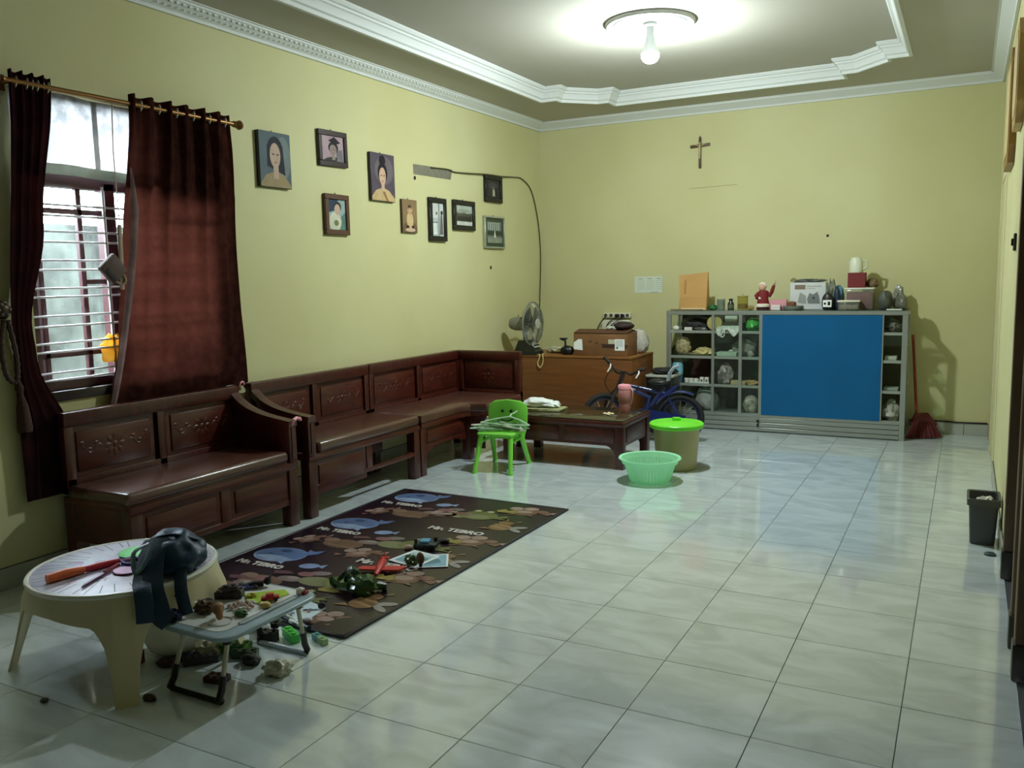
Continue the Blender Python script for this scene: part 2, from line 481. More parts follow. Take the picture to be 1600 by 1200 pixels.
# ------------------------------------------------------------------ window
b = MB()
xo, xi = XL - .11, XL - .035
b.span((xo, WY0, WZ0), (xi, WY0 + .05, WZ1)); b.span((xo, WY1 - .05, WZ0), (xi, WY1, WZ1))
b.span((xo, WY0, WZ1 - .05), (xi, WY1, WZ1)); b.span((xo, WY0, 1.915), (xi, WY1, 1.985)); b.span((xo, WY0, WZ0), (xi, WY1, WZ0 + .045))
b.span((xo, -.275, WZ0), (xi, -.215, 1.95)); b.span((xo, .02, WZ0), (xi, .08, 1.95))
win = struct('window_1', b, m_winframe, smooth=0)
b = MB(); b.span((XL - .12, WY0 - .05, .855), (XL + .016, WY1 + .05, .905), .005)
build('window_sill', b, M('dark_window_sill', (44, 30, 32), .25), win)
def wbar(p, q, name='mullion'): build(name, MB().span(p, q, .003, 1), m_winframe, win)
for y in (-.66, -.425, .25): wbar((XL - .085, y, .95), (XL - .055, y + .028, 1.915))
for y0, y1, z in ((-.69, -.275, 1.785), (-.69, -.275, 1.065), (-.41, -.275, 1.43), (.08, .37, 1.785), (.08, .37, 1.065)): wbar((XL - .085, y0, z), (XL - .055, y1, z + .026), 'glazing_bar')
build('pane', MB().span((XL - .072, WY0 + .05, .95), (XL - .068, -.275, 1.915)), m_glass, win, smooth=0)
build('pane', MB().span((XL - .072, -.215, .95), (XL - .068, .02, 1.915)), m_glass, win, smooth=0)
build('pane', MB().span((XL - .072, .08, .95), (XL - .068, WY1 - .05, 1.915)), m_glass, win, smooth=0)
build('pane', MB().span((XL - .072, WY0 + .05, 1.985), (XL - .068, WY1 - .05, WZ1 - .05)), m_glass, win, smooth=0)
for z in (1.823, 1.77, 1.692, 1.641, 1.55, 1.503, 1.412, 1.370, 1.276, 1.225, 1.14, 1.098, .993, .957):
    build('grille_bar', MB().cyl((XL - .02, WY0 + .01, z), (XL - .02, WY1 - .01, z + .004), .0055, None, 8), m_bar, win)
build('grille_bar', MB().span((XL - .024, -.305, .94), (XL - .014, -.293, 1.93)), m_bar, win)
b = MB(); b.span((XL - .10, -.05, 1.95), (XL - .05, WY1 - .04, WZ1 - .04)); build('added_light_block', b, m_winframe, win)  # unseen panel added to keep daylight off the curtain's upper part
b = MB(); b.span((XL - .10, V0, VZ0), (XL - .03, V0 + .03, VZ1)); b.span((XL - .10, V1 - .03, VZ0), (XL - .03, V1, VZ1)); b.span((XL - .10, V0, VZ0), (XL - .03, V1, VZ0 + .03)); b.span((XL - .10, V0, VZ1 - .03), (XL - .03, V1, VZ1))
added_win = struct('added_window', b, m_winframe, smooth=0); build('pane', MB().span((XL - .072, V0 + .03, VZ0 + .03), (XL - .068, V1 - .03, VZ1 - .03)), m_glass, added_win, smooth=0)  # unseen narrow window, added to bring daylight in from the left
# outside: weathered neighbour wall and ground
m_out = bpy.data.materials.new('weathered_outside_wall'); m_out.use_nodes = True
nt = m_out.node_tree; bb = nt.nodes['Principled BSDF']; bb.inputs['Roughness'].default_value = .9
tc = nt.nodes.new('ShaderNodeTexCoord'); n1 = nt.nodes.new('ShaderNodeTexNoise'); n1.inputs['Scale'].default_value = 2.6; n1.inputs['Detail'].default_value = 9; n1.inputs['Roughness'].default_value = .65
nt.links.new(tc.outputs['Object'], n1.inputs['Vector'])
rp = nt.nodes.new('ShaderNodeValToRGB'); rp.color_ramp.elements[0].position = .38; rp.color_ramp.elements[1].position = .66
rp.color_ramp.elements[0].color = lin((24, 30, 35)); rp.color_ramp.elements[1].color = lin((80, 88, 93))
nt.links.new(n1.outputs['Fac'], rp.inputs[0]); nt.links.new(rp.outputs[0], bb.inputs['Base Color'])
tag(build('neighbour_wall', MB().span((-5.75, -3.5, -.1), (-5.55, 4.0, 1.86)), m_out, origin=(-5.65, 0, 0), smooth=0), 'grey weathered masonry wall seen outside through the window grille', 'wall')['kind'] = 'structure'
o = struct('ground', MB().span((-6.5, -6, -.2), (XL - .15, 6, -.02)), M('outside_concrete', (150, 150, 145), .9), smooth=0)

# ------------------------------------------------------------------ ceiling lamp
LC = (-1.80, 2.38)
b = MB(); b.lathe([(.296, ZI), (.296, ZI - .012), (.286, ZI - .024), (.270, ZI - .026), (.262, ZI - .016), (.248, ZI - .014), (.240, ZI - .022), (.226, ZI - .022), (.216, ZI - .004), (.05, ZI - .004), (.05, ZI)], (LC[0], LC[1], 0), 64)
struct('trim_5', b, m_white)
lamp = thing('ceiling_lamp', 'bright white bulb in a socket under the round ceiling rosette', 'lamp', (LC[0], LC[1], ZI))
build('socket', MB().lathe([(.045, ZI - .004), (.045, ZI - .02), (.026, ZI - .03), (.024, ZI - .075), (.0, ZI - .075)], (LC[0], LC[1], 0), 20), m_white, lamp)
m_bulb = bpy.data.materials.new('glowing_bulb'); m_bulb.use_nodes = True
nt = m_bulb.node_tree; nt.nodes.clear(); oo = nt.nodes.new('ShaderNodeOutputMaterial'); em = nt.nodes.new('ShaderNodeEmission')
em.inputs[0].default_value = (.86, .975, .985, 1); em.inputs[1].default_value = BULB; nt.links.new(em.outputs[0], oo.inputs[0])
build('bulb', MB().lathe([(.0, -.262), (.026, -.258), (.046, -.245), (.057, -.226), (.059, -.208), (.057, -.198), (.0, -.198)], (LC[0], LC[1], ZI), 18), m_bulb, lamp)
build('bulb_neck', MB().lathe([(.0, -.074), (.026, -.074), (.030, -.10), (.040, -.150), (.052, -.185), (.056, -.198), (.0, -.198)], (LC[0], LC[1], ZI), 18), m_white, lamp)

# ------------------------------------------------------------------ framed photographs on the left wall
def flatm(name, rgb, rough=.45): return M('print_' + name, rgb, rough)
C_ = {}
def pc(rgb):
    k = tuple(rgb)
    if k not in C_: C_[k] = M('print_colour', rgb, .6, vary=(14, .16), spec=.2)
    return C_[k]
def photo(yc, zc, wd, ht, fw, frgb, layers, label, depth=.022, tilt=0.0, mat_rgb=None, metal=0.0, hook=True, grp='framed photographs on the left wall'):
    """layers: list of (rgb, [(u, v)...]) in picture units -1..1 across and -1..1 up"""
    t = thing('framed_photograph', label, 'picture', (XL, yc, zc), 0, grp)
    t.rotation_euler = (tilt, 0, 0)
    WM[t.name] = Matrix.Translation((XL, yc, zc)) @ Matrix.Rotation(tilt, 4, 'X')
    mf = M('picture_frame', frgb, .4, metal, vary=(20, .2))
    b = MB(); h, v = wd / 2, ht / 2
    if fw > 0.004:
        for (a, c) in (((-h, -v), (h, -v + fw)), ((-h, v - fw), (h, v)), ((-h, -v + fw), (-h + fw, v - fw)), ((h - fw, -v + fw), (h, v - fw))):
            b.span((.002, a[0], a[1]), (depth, c[0], c[1]), .003, 1)
    else:
        b.box((depth / 2, 0, 0), (depth, wd, ht), None, .004, 2)
    build('frame', b, mf, t, local=True)
    iw, ih = h - fw, v - fw
    x0 = depth * (.55 if fw > .004 else 1.0) + .0004
    bk = MB(); bk.span((.001, -iw, -ih), (x0, iw, ih)) if fw > .004 else bk.span((x0 - .001, -iw, -ih), (x0, iw, ih))
    base = mat_rgb or layers[0][0]
    pb = build('backing', bk, pc(base), t, local=True, smooth=0)
    sw, sh = (iw, ih) if not mat_rgb else (iw * .80, ih * .74)
    mats = []; mb = MB()
    for k, (rgb, poly) in enumerate(layers):
        m_ = pc(rgb)
        if m_ not in mats: mats.append(m_)
        mb.mi = mats.index(m_)
        x = x0 + .0004 + .0003 * k
        pts = [(x, max(-1, min(1, p[0])) * sw, max(-1, min(1, p[1])) * sh) for p in poly]
        mb.face(pts)
    build('printed_photo', mb, mats, t, local=True, smooth=0)
    if hook: build('hanging_hook', MB().tube([(.006, -.006, v), (.006, 0, v + .012), (.006, .006, v)], .002, 6), m_black, t, local=True)
    return t
FULL = [(-1, -1), (1, -1), (1, 1), (-1, 1)]
def bust(cx_, top, s, skin, hair, cloth, bw=.9, hair_down=0.0):
    """a head-and-shoulders figure"""
    L = []
    if hair_down: L.append((hair, [(cx_ - s * .62, top - s * .4), (cx_ - s * .66, top - s * hair_down), (cx_ + s * .74, top - s * (hair_down + .35)), (cx_ + s * .60, top - s * .4)] ))
    L.append((cloth, [(cx_ - s * bw * 1.5, -1), (cx_ + s * bw * 1.5, -1), (cx_ + s * bw * 1.45, top - s * 2.2), (cx_ + s * bw * .7, top - s * 1.72), (cx_ + s * .25, top - s * 1.6), (cx_ - s * .25, top - s * 1.6), (cx_ - s * bw * .8, top - s * 1.75), (cx_ - s * bw * 1.42, top - s * 2.15)]))
    L.append((skin, [(cx_ - s * .2, top - s * 1.9), (cx_ + s * .2, top - s * 1.9), (cx_ + s * .2, top - s * 1.2), (cx_ - s * .2, top - s * 1.2)]))
    L.append((hair, ell(cx_, top - s * .62, s * .60, s * .62, 18)))
    L.append((skin, ell(cx_ - s * .03, top - s * .85, s * .42, s * .56, 18)))
    L.append((hair, [(cx_ - s * .28, top - s * .78), (cx_ - s * .08, top - s * .78), (cx_ - s * .08, top - s * .83), (cx_ - s * .28, top - s * .83)]))
    L.append((hair, [(cx_ + s * .08, top - s * .78), (cx_ + s * .26, top - s * .78), (cx_ + s * .26, top - s * .83), (cx_ + s * .08, top - s * .83)]))
    L.append(((150, 96, 90), ell(cx_ - s * .02, top - s * 1.16, s * .11, s * .035, 10)))
    return L
# 1 large portrait
photo(.944, 2.198, .285, .348, .003, (22, 24, 26), [((84, 98, 104), FULL), ((112, 124, 124), ell(.5, .1, .5, .8, 18))] + bust(0, .86, .82, (186, 160, 140), (16, 18, 30), (150, 132, 96), 1.0, 1.35), 'large blue-grey portrait of a person with long dark hair, leftmost on the wall', .03)
# 2 graduate
photo(1.536, 2.340, .308, .244, .036, (42, 22, 22), [((176, 150, 158), FULL)] + bust(.05, .55, .75, (150, 132, 126), (40, 36, 40), (62, 58, 62), 1.0) + [((30, 28, 32), [(-.35, .62), (.15, .95), (.72, .52), (.2, .34)]), ((120, 116, 120), [(.3, -1), (.9, -1), (.85, .0), (.4, -.1)])], 'dark framed photo of a person in a graduation cap above the brown framed baby photo', .025, .02)
# 3 high bun portrait
photo(2.098, 2.194, .300, .355, .003, (20, 18, 22), [((88, 78, 88), FULL), ((110, 100, 106), ell(.1, .3, .8, .6, 18)), ((34, 28, 34), ell(-.05, .72, .28, .22, 16))] + bust(-.05, .62, .68, (206, 170, 142), (34, 28, 34), (196, 168, 120), 1.1) + [((150, 116, 78), [(-.1, -.6), (.1, -.6), (.4, -1), (.25, -1)])], 'frameless portrait of a person with a high hair bun in beige dress', .028)
# 4 baby
photo(1.548, 1.887, .262, .282, .036, (88, 56, 38), [((150, 172, 168), FULL), ((52, 66, 84), [(-1, 1), (.2, 1), (-.1, .3), (-1, .1)]), ((92, 128, 118), [(.3, -1), (1, -1), (1, .2), (.5, -.1)]), ((206, 204, 178), ell(-.2, -.45, .7, .62, 18)), ((54, 44, 42), ell(.12, .50, .40, .36, 16)), ((196, 168, 146), ell(.06, .34, .34, .36, 16)), ((120, 122, 84), ell(-.1, -.55, .26, .2, 12))], 'brown framed baby photo hanging below the graduation photo', .028)
# 5 sepia toddler
photo(2.445, 1.923, .208, .262, .003, (70, 48, 30), [((142, 116, 84), FULL), ((116, 92, 66), ell(0, -.8, 1, .5, 18)), ((206, 180, 132), ell(0, -.25, .46, .52, 16)), ((216, 192, 150), ell(0, .42, .34, .22, 14)), ((66, 44, 34), ell(-.02, .48, .26, .22, 14)), ((196, 160, 124), ell(-.02, .30, .22, .24, 14)), ((60, 36, 34), ell(-.34, -.66, .2, .1, 10)), ((60, 36, 34), ell(.36, -.66, .2, .1, 10)), ((206, 176, 150), ell(0, -.84, .7, .12, 14))], 'small sepia picture of a sitting toddler without a frame', .022)
# 6 tall black frame
photo(2.862, 1.917, .262, .358, .042, (16, 18, 16), [((206, 212, 206), FULL), ((176, 186, 186), [(-1, -1), (.1, -1), (.1, .1), (-1, .1)]), ((224, 228, 224), [(-.9, -.9), (-.1, -.9), (-.2, -.1), (-.8, -.1)]), ((120, 122, 122), [(-1, -.14), (.0, -.12), (.0, -.2), (-1, -.22)]), ((150, 152, 146), [(.1, 1), (.35, 1), (.35, -1), (.1, -1)]), ((110, 106, 100), [(.3, -.9), (.9, -.9), (.8, .25), (.5, .3)]), ((46, 46, 46), ell(.7, .42, .2, .14, 12)), ((120, 110, 96), ell(-.2, .38, .14, .1, 10))], 'tall black framed pale photo of two people, left of the wide black framed group photo', .03)
# 7 group
photo(3.294, 1.974, .364, .258, .042, (18, 20, 16), [((176, 184, 172), FULL), ((110, 112, 92), [(-1, -.6), (1, -.6), (1, .3), (.4, .2), (0, .3), (-.5, .22), (-1, .35)]), ((206, 208, 200), [(-1, -1), (1, -1), (1, -.62), (-1, -.62)]), ((150, 158, 140), ell(.0, .45, .8, .18, 16))] + [((84, 80, 66), ell(-.85 + .17 * i, -.02 + .05 * (i % 3), .07, .16, 10)) for i in range(11)] + [((60, 56, 50), [(-.8 + .17 * i, -.55), (-.7 + .17 * i, -.55), (-.7 + .17 * i, -.1), (-.8 + .17 * i, -.1)]) for i in range(10)], 'wide black framed group photo between the tall black frame and the corner', .03)
# 8 dark under the cable
photo(3.840, 2.247, .324, .246, .04, (14, 14, 14), [((56, 54, 52), FULL), ((74, 72, 68), ell(0, .3, .7, .4, 14)), ((176, 172, 150), [(-.15, -.8), (.25, -.8), (.2, -.1), (-.1, -.05)]), ((120, 112, 100), ell(.05, .1, .14, .16, 10)), ((40, 38, 36), [(.25, -.9), (.6, -.9), (.5, .2), (.3, .2)])], 'small dark black framed photo hanging right under the cable', .03)
# 9 silver
photo(3.840, 1.846, .385, .297, .016, (184, 190, 172), [((120, 128, 112), FULL), ((176, 186, 176), [(-.8, .2), (.8, .2), (.8, .9), (-.8, .9)])] + [((96, 104, 90), [(-.7 + .28 * i, .2), (-.58 + .28 * i, .2), (-.58 + .28 * i, .85), (-.7 + .28 * i, .85)]) for i in range(6)] + [((66, 72, 56), ell(-.85 + .19 * i, -.05 - .04 * (i % 2), .11, .26, 10)) for i in range(10)] + [((222, 226, 214), [(-.12, -.5), (.14, -.5), (.04, .2), (-.02, .2)]), ((140, 148, 130), [(-1, -1), (1, -1), (1, -.5), (-1, -.45)])], 'silver framed group photo with grey-green mount, lowest near the corner', .03, 0, (70, 78, 58), .5)

# strip of grey tape and the cable
b = MB(); b.prism([(XL, 2.546, 2.344), (XL, 3.139, 2.357), (XL, 3.113, 2.269), (XL, 2.549, 2.264)], (.002, 0, 0))
tag(build('tape_strip', b, M('grey_tape', (126, 122, 104), .7, vary=(20, .2)), origin=(XL, 2.83, 2.31), smooth=0), 'strip of grey tape stuck on the wall beside the cable start', 'tape')
cab = spline([(XL + .008, 2.80, 2.338), (XL + .01, 3.05, 2.350), (XL + .012, 3.20, 2.338), (XL + .03, 3.68, 2.366), (XL + .034, 3.98, 2.374), (XL + .012, 4.25, 2.394), (XL + .01, 4.45, 2.392), (XL + .01, 4.66, 2.285), (XL + .01, 4.80, 1.98), (XL + .012, 4.84, 1.64), (XL + .015, 4.80, 1.2), (XL + .03, 4.74, .95), (XL + .06, 4.62, .78), (XL + .10, 4.50, .718)], 6)
tag(build('cable', MB().tube(cab, .006, 6), M('dark_green_cable', (62, 62, 34), .5), origin=(XL, 4.0, 2.0)), 'dark cable running over the photos and down the room corner', 'cable')

# ------------------------------------------------------------------ back wall
cr = thing('crucifix', 'small brown wooden cross with a pale figure, high on the back wall', 'crucifix', (-2.152, YB, 2.56))
b = MB(); b.span((-2.164, YB - .018, 2.413), (-2.140, YB, 2.690), .003); b.box((-2.152, YB - .009, 2.622), (.188, .018, .026), Matrix.Rotation(-.06, 4, 'Y'), .003); b.prism([(-2.164, YB - .018, 2.69), (-2.140, YB - .018, 2.69), (-2.152, YB - .018, 2.712)], (0, .018, 0))
build('cross', b, M('cross_wood', (92, 62, 32), .5, vary=(30, .3)), cr)
b = MB(); yy = YB - .026
b.tube([(-2.152, yy, 2.632), (-2.153, yy, 2.60), (-2.150, yy, 2.56), (-2.152, yy, 2.50)], [.007, .013, .010, .006], 8); b.sph((-2.150, yy, 2.640), .011, 10, 8)
b.tube([(-2.20, yy + .004, 2.632), (-2.172, yy, 2.622), (-2.152, yy, 2.612), (-2.132, yy, 2.622), (-2.104, yy + .004, 2.634)], .005, 6)
build('figure', b, M('cross_figure', (176, 158, 116), .5), cr)

cal = thing('wall_sheet', 'pale printed sheet pinned to the back wall left of the display cabinet', 'paper', (-2.665, YB, 1.32))
build('sheet', MB().span((-2.810, YB - .003, 1.243), (-2.523, YB - .001, 1.405)), M('pale_sheet', (206, 214, 196), .7), cal, smooth=0)
b = MB()
for k in range(3):
    x = -2.78 + k * .095
    b.span((x + .01, YB - .0036, 1.378), (x + .055, YB - .003, 1.386))
    for r_ in range(5): b.span((x, YB - .0036, 1.36 - r_ * .02), (x + .075, YB - .003, 1.3625 - r_ * .02))
b.span((-2.64, YB - .0036, 1.246), (-2.57, YB - .003, 1.252))
build('printed_lines', b, M('faint_ink', (150, 160, 156), .8), cal, smooth=0)

b = MB(); b.box((-2.03, YB - .001, 2.235), (.46, .002, .004), Matrix.Rotation(-.02, 4, 'Y')); build('wall_crack', b, M('crack_grey', (150, 150, 104), .8), bpy.data.objects['wall_back'], smooth=0)
for y, z in ((2.56, 2.235), (3.78, 1.52)): build('wall_hook', MB().sph((XL + .006, y, z), (.006, .012, .016), 8, 6), m_blackmat, wall_l)
build('wall_hook', MB().sph((-.99, YB - .004, 1.735), (.012, .006, .012), 8, 6), m_blackmat, bpy.data.objects['wall_back'])
# power strip and network box on the wall
ps = thing('power_strip', 'white socket strip fixed on the back wall above the carton', 'power strip', (-2.99, YB, 1.02))
m_offw = M('off_white_plastic', (206, 204, 180), .5)
build('housing', MB().span((-3.138, YB - .045, .995), (-2.838, YB, 1.045), .008), m_offw, ps)
for k in range(5):
    b = MB(); x = -3.105 + k * .058
    b.cyl((x, YB - .047, 1.02), (x, YB - .044, 1.02), .018, None, 14)
    build('socket', b, M('socket_dark', (70, 66, 58), .5), ps)
b = MB(); b.span((-3.088 + .09, YB - .075, 1.005), (-3.045 + .09, YB - .046, 1.035), .006); b.span((-3.03 + .09, YB - .07, 1.003), (-2.99 + .09, YB - .046, 1.033), .006)
build('plug', b, m_black, ps)
nb = thing('network_box', 'pale box with white front on the wall under the socket strip', 'box', (-2.99, YB, .9))
build('casing', MB().span((-3.15, YB - .05, .86), (-2.845, YB, .975), .01), M('pale_casing', (214, 212, 190), .55), nb)
build('front_label', MB().span((-3.03, YB - .052, .89), (-2.93, YB - .049, .96)), m_paper, nb, smooth=0)
for k, pts in enumerate([[(-3.10, YB - .06, 1.01), (-3.17, YB - .05, .93), (-3.21, YB - .04, .84), (-3.2, YB - .05, .72)], [(-2.96, YB - .07, 1.01), (-3.06, YB - .075, .95), (-3.10, YB - .07, .86), (-3.13, YB - .07, .72)], [(-2.91, YB - .07, 1.01), (-2.98, YB - .08, .96), (-3.04, YB - .075, .90), (-3.05, YB - .08, .72)]]):
    tag(build('plug_cord', MB().tube(spline(pts, 6), .005, 6), m_blackmat, origin=pts[0]), ['leftmost black cord hanging from the socket strip', 'middle black cord hanging from the socket strip', 'rightmost black cord hanging from the socket strip'][k], 'cord', 'cords under the socket strip')
# faint cable at the foot of the back wall
tag(build('floor_cable', MB().tube(spline([(-.27, YB - .02, .112), (-.05, YB - .016, .116), (.1, YB - .018, .110), (.33, YB - .016, .114)], 5), .006, 6), m_blackmat, origin=(0, YB, .11)), 'dark thin cable lying along the top of the back skirting tiles', 'cable')

# ------------------------------------------------------------------ right wall
def wall_plaque(y0, y1, z0, z1, dep, rgb, label):
    t = thing('wall_plaque', label, 'plaque', (XR, (y0 + y1) / 2, (z0 + z1) / 2), 0, 'wooden plaques on the right wall')
    c = min(.09, (y1 - y0) * .2)
    P = [(XR, y0 + c, z0), (XR, y1 - c, z0), (XR, y1, z0 + c), (XR, y1, z1 - c), (XR, y1 - c, z1), (XR, y0 + c, z1), (XR, y0, z1 - c), (XR, y0, z0 + c)]
    build('frame', MB().prism(P, (-dep, 0, 0)), M('golden_wood', rgb, .42, vary=(9, .35)), t, smooth=0)
    m2 = []
    cy, cz = (y0 + y1) / 2, (z0 + z1) / 2
    Q = [(XR - dep, cy + (p[1] - cy) * .78, cz + (p[2] - cz) * .80) for p in P]
    build('picture', MB().prism(Q, (-.003, 0, 0)), M('frame_inset', (190, 170, 120), .5), t, smooth=0)
    return t
wall_plaque(2.22, 2.95, 2.0, 2.62, .036, (150, 108, 50), 'dark golden wooden plaque with cut corners, farther one along the right wall')
wall_plaque(1.42, 1.92, 2.10, 2.58, .036, (190, 150, 90), 'lighter wooden plaque with cut corners, nearer one along the right wall')
sw = thing('light_switch', 'black switch on the pale right wall beside the doorway', 'switch', (XR, 1.62, 1.54))
build('plate', MB().span((XR - .012, 1.57, 1.50), (XR, 1.67, 1.585), .004), m_black, sw)
build('rocker', MB().span((XR - .022, 1.60, 1.525), (XR - .011, 1.64, 1.56), .003), m_blackmat, sw)

# ------------------------------------------------------------------ corner bench set
BX0, BXB, BXF = -3.785, -3.738, -3.305     # back plane, back front face, front plane
def carving(mb, c, ax, r):
    """low relief flower: ax 'x' = on a face looking +x, 'y' = looking -y"""
    for k in range(8):
        a = k * PI / 4
        u, v = r * .55 * math.cos(a), r * .55 * math.sin(a)
        if ax == 'x': mb.sph((c[0], c[1] + u, c[2] + v), (.0022, r * .30, r * .17), 8, 6, Matrix.Rotation(a, 4, 'X'))
        else: mb.sph((c[0] + u, c[1], c[2] + v), (r * .30, .0022, r * .17), 8, 6, Matrix.Rotation(-a, 4, 'Y'))
    mb.sph(c, (.003, r * .2, r * .2) if ax == 'x' else (r * .22, .005, r * .22), 10, 6)
def back_section(t, y0, y1, n, zt=.808):
    b = MB(); x0, x1 = BX0, BXB
    b.span((x0, y0, zt - .075), (x1 + .006, y1, zt), .008); b.span((x0, y0, .40), (x1, y1, .475), .004)
    w_ = .05; step = (y1 - y0) / n
    ys = [y0] + [y0 + k * step for k in range(1, n)] + [y1]
    for k, y in enumerate(ys):
        a, c = (y, y + w_) if k == 0 else ((y - w_, y) if k == n else (y - w_ / 2, y + w_ / 2))
        b.span((x0, a, .40), (x1, c, zt - .06), .004)
    build('back_frame', b, m_wood2, t)
    for k in range(n):
        a, c = ys[k] + .04, ys[k + 1] - .04
        b = MB(); b.span((x0 + .01, a, .46), (x1 - .018, c, zt - .07))
        p = build('back_panel', b, m_wood, t)
        b = MB(); b.span((x1 - .02, a + .03, .50), (x1 - .010, c - .03, zt - .105), .008)
        f = build('raised_field', b, m_wood, p)
        b = MB(); yc, zc = (a + c) / 2, .605
        carving(b, (x1 - .010, yc, zc), 'x', .075)
        for sgn in (-1, 1):
            pts = [(x1 - .010, yc + sgn * (.07 + .02 * q), zc + .02 * math.sin(q * 1.3)) for q in range(7)]
            b.tube(pts, .0028, 6)
            for q in (2, 4, 6): b.sph((x1 - .009, yc + sgn * (.07 + .02 * q), zc + .02 * math.sin(q * 1.3) + .018), (.002, .015, .008), 8, 5)
        build('carved_flower', b, m_wood, p)
def armrest(t, yc, wd, front=True):
    """swept arm falling from the back to the front post"""
    pr = bez((BX0 + .0, yc, .800), (BX0 + .10, yc, .655), (BX0 + .24, yc, .635), (BXF + .015, yc, .605), 14)
    b = MB(); rings = []
    for i, p in enumerate(pr):
        q = pr[min(i + 1, 13)] - pr[max(i - 1, 0)]; q.normalize(); n = Vector((-q.z, 0, q.x)) * .017
        rings.append([p + n + Vector((0, -wd / 2, 0)), p + n * 1.25, p + n + Vector((0, wd / 2, 0)), p - n + Vector((0, wd / 2, 0)), p - n + Vector((0, -wd / 2, 0))])
    b.loft(rings); build('armrest', b, m_wood, t)
    b = MB(); low = [(p.x, p.z - .02) for p in pr]
    P = [(x, yc - .012, z) for x, z in low] + [(low[-1][0], yc - .012, .40), (low[0][0], yc - .012, .40)]
    b.prism(P, (0, .024, 0)); build('arm_panel', b, m_wood2, t, smooth=0)
    b = MB(); b.span((BXF - .05, yc - wd * .48, .37), (BXF + .010, yc + wd * .48, .605), .006); build('arm_post', b, m_wood2, t)
def leg(t, x, y, zt=.36, s=.036, bracket=0):
    b = MB(); b.span((x - s, y - s, 0), (x + s, y + s, zt), .004)
    if bracket:
        P = [(x, y + bracket * s, .20), (x, y + bracket * (s + .05), .20), (x, y + bracket * (s + .045), .178), (x, y + bracket * (s + .018), .162), (x, y + bracket * s, .12)]
        b.prism([(p[0] - .012, p[1], p[2]) for p in P], (.024, 0, 0))
    build('leg', b, m_wood2, t)
def cushion(t, x0, y0, x1, y1, z0=.385, z1=.450):
    b = MB(); b.span((x0, y0, z0), (x1, y1, z1), .024, 4); return build('seat_cushion', b, m_vinyl, t)
def apron_panel(t, y0, y1, z0, z1, x=None):
    x = BXF if x is None else x
    b = MB(); b.span((x - .018, y0, z0), (x - .006, y1, z1))
    p = build('apron_panel', b, m_wood, t)
    b = MB(); b.span((x - .008, y0 + .035, z0 + .035), (x + .001, y1 - .035, z1 - .035), .007); build('raised_field', b, m_wood, p)
    return p

# two-seat bench under the window
t = thing('wooden_bench', 'dark carved bench with worn seat below the curtained window, open left end', 'bench', (-3.55, -.15, 0), 0, 'benches of the corner set')
y0, y1 = -.71, .44
back_section(t, y0, y1, 2)
b = MB(); b.span((BX0, y0, .355), (BXF - .002, y1, .388), .004); build('seat_board', b, m_wood, t)
cushion(t, BXB + .004, y0 - .015, BXF + .012, y1 - .075)
armrest(t, y1 - .035, .066)
b = MB(); b.span((BXF - .02, y0, .335), (BXF + .010, y1, .378), .006); b.span((BXF - .018, y0 + .06, .130), (BXF, y1 - .06, .160), .004); b.span((BXF - .02, -.15, .14), (BXF, -.085, .35), .003)
build('apron_rail', b, m_wood, t)
apron_panel(t, y0 + .06, -.15, .15, .345); apron_panel(t, -.085, y1 - .06, .15, .345)
b = MB(); b.span((BX0 + .06, y0 + .004, .17), (BXF - .06, y0 + .022, .36)); build('side_apron', b, m_wood, t)
for x, y in ((BXF - .03, y0 + .036), (BXF - .03, y1 - .04), (BX0 + .036, y0 + .036), (BX0 + .036, y1 - .04)): leg(t, x, y)

# middle bench
t = thing('wooden_bench', 'dark carved middle bench with brown cushion and one empty drawer opening in its apron', 'bench', (-3.55, 1.12, 0), 0, 'benches of the corner set')
y0, y1 = .535, 1.715
back_section(t, y0, y1, 2)
b = MB(); b.span((BX0, y0, .355), (BXF - .002, y1, .388), .004); build('seat_board', b, m_wood, t)
cushion(t, BXB + .004, y0 + .095, BXF + .012, y1 - .004, .386, .456)
armrest(t, y0 + .035, .066)
b = MB(); b.span((BXF - .02, y0, .345), (BXF + .010, y1, .378), .006); b.span((BXF - .018, y0 + .06, .168), (BXF, y1 - .06, .198), .004); b.span((BXF - .02, 1.10, .18), (BXF, 1.16, .35), .003)
build('apron_rail', b, m_wood, t)
apron_panel(t, y0 + .06, 1.10, .135, .35)
b = MB(); b.span((BXF - .30, 1.16, .19), (BXF - .285, y1 - .06, .35)); build('drawer_back', b, m_wood, t)
for x, y, k in ((BXF - .03, y0 + .036, 0), (BXF - .03, y1 - .037, -1), (BX0 + .036, y0 + .036, 0), (BX0 + .036, y1 - .037, 0)): leg(t, x, y, .36, .034, k)

# corner unit
t = thing('corner_bench', 'dark carved corner bench with brown L-shaped cushion in front of the brown cupboard', 'bench', (-3.55, 2.4, 0), 0, 'benches of the corner set')
y0, y1 = 1.725, 3.02
back_section(t, y0, y1, 2)
CX1, CYF = -3.135, 2.43
b = MB(); b.span((BXB, y1 - .05, .733), (CX1, y1 + .006, .808), .008); b.span((BXB, y1 - .045, .40), (CX1, y1, .475), .004); b.span((CX1 - .05, y1 - .048, 0.0), (CX1, y1 + .002, .745), .004); b.span((BXB, y1 - .045, .45), (BXB + .045, y1, .75), .004)
build('back_frame', b, m_wood2, t)
b = MB(); b.span((BXB + .03, y1 - .03, .46), (CX1 - .04, y1 - .01, .745)); p = build('back_panel', b, m_wood, t)
b = MB(); b.span((BXB + .065, y1 - .037, .50), (CX1 - .075, y1 - .028, .71), .008); build('raised_field', b, m_wood, p)
b = MB(); carving(b, (-3.44, y1 - .037, .605), 'y', .08); build('carved_flower', b, m_wood, p)
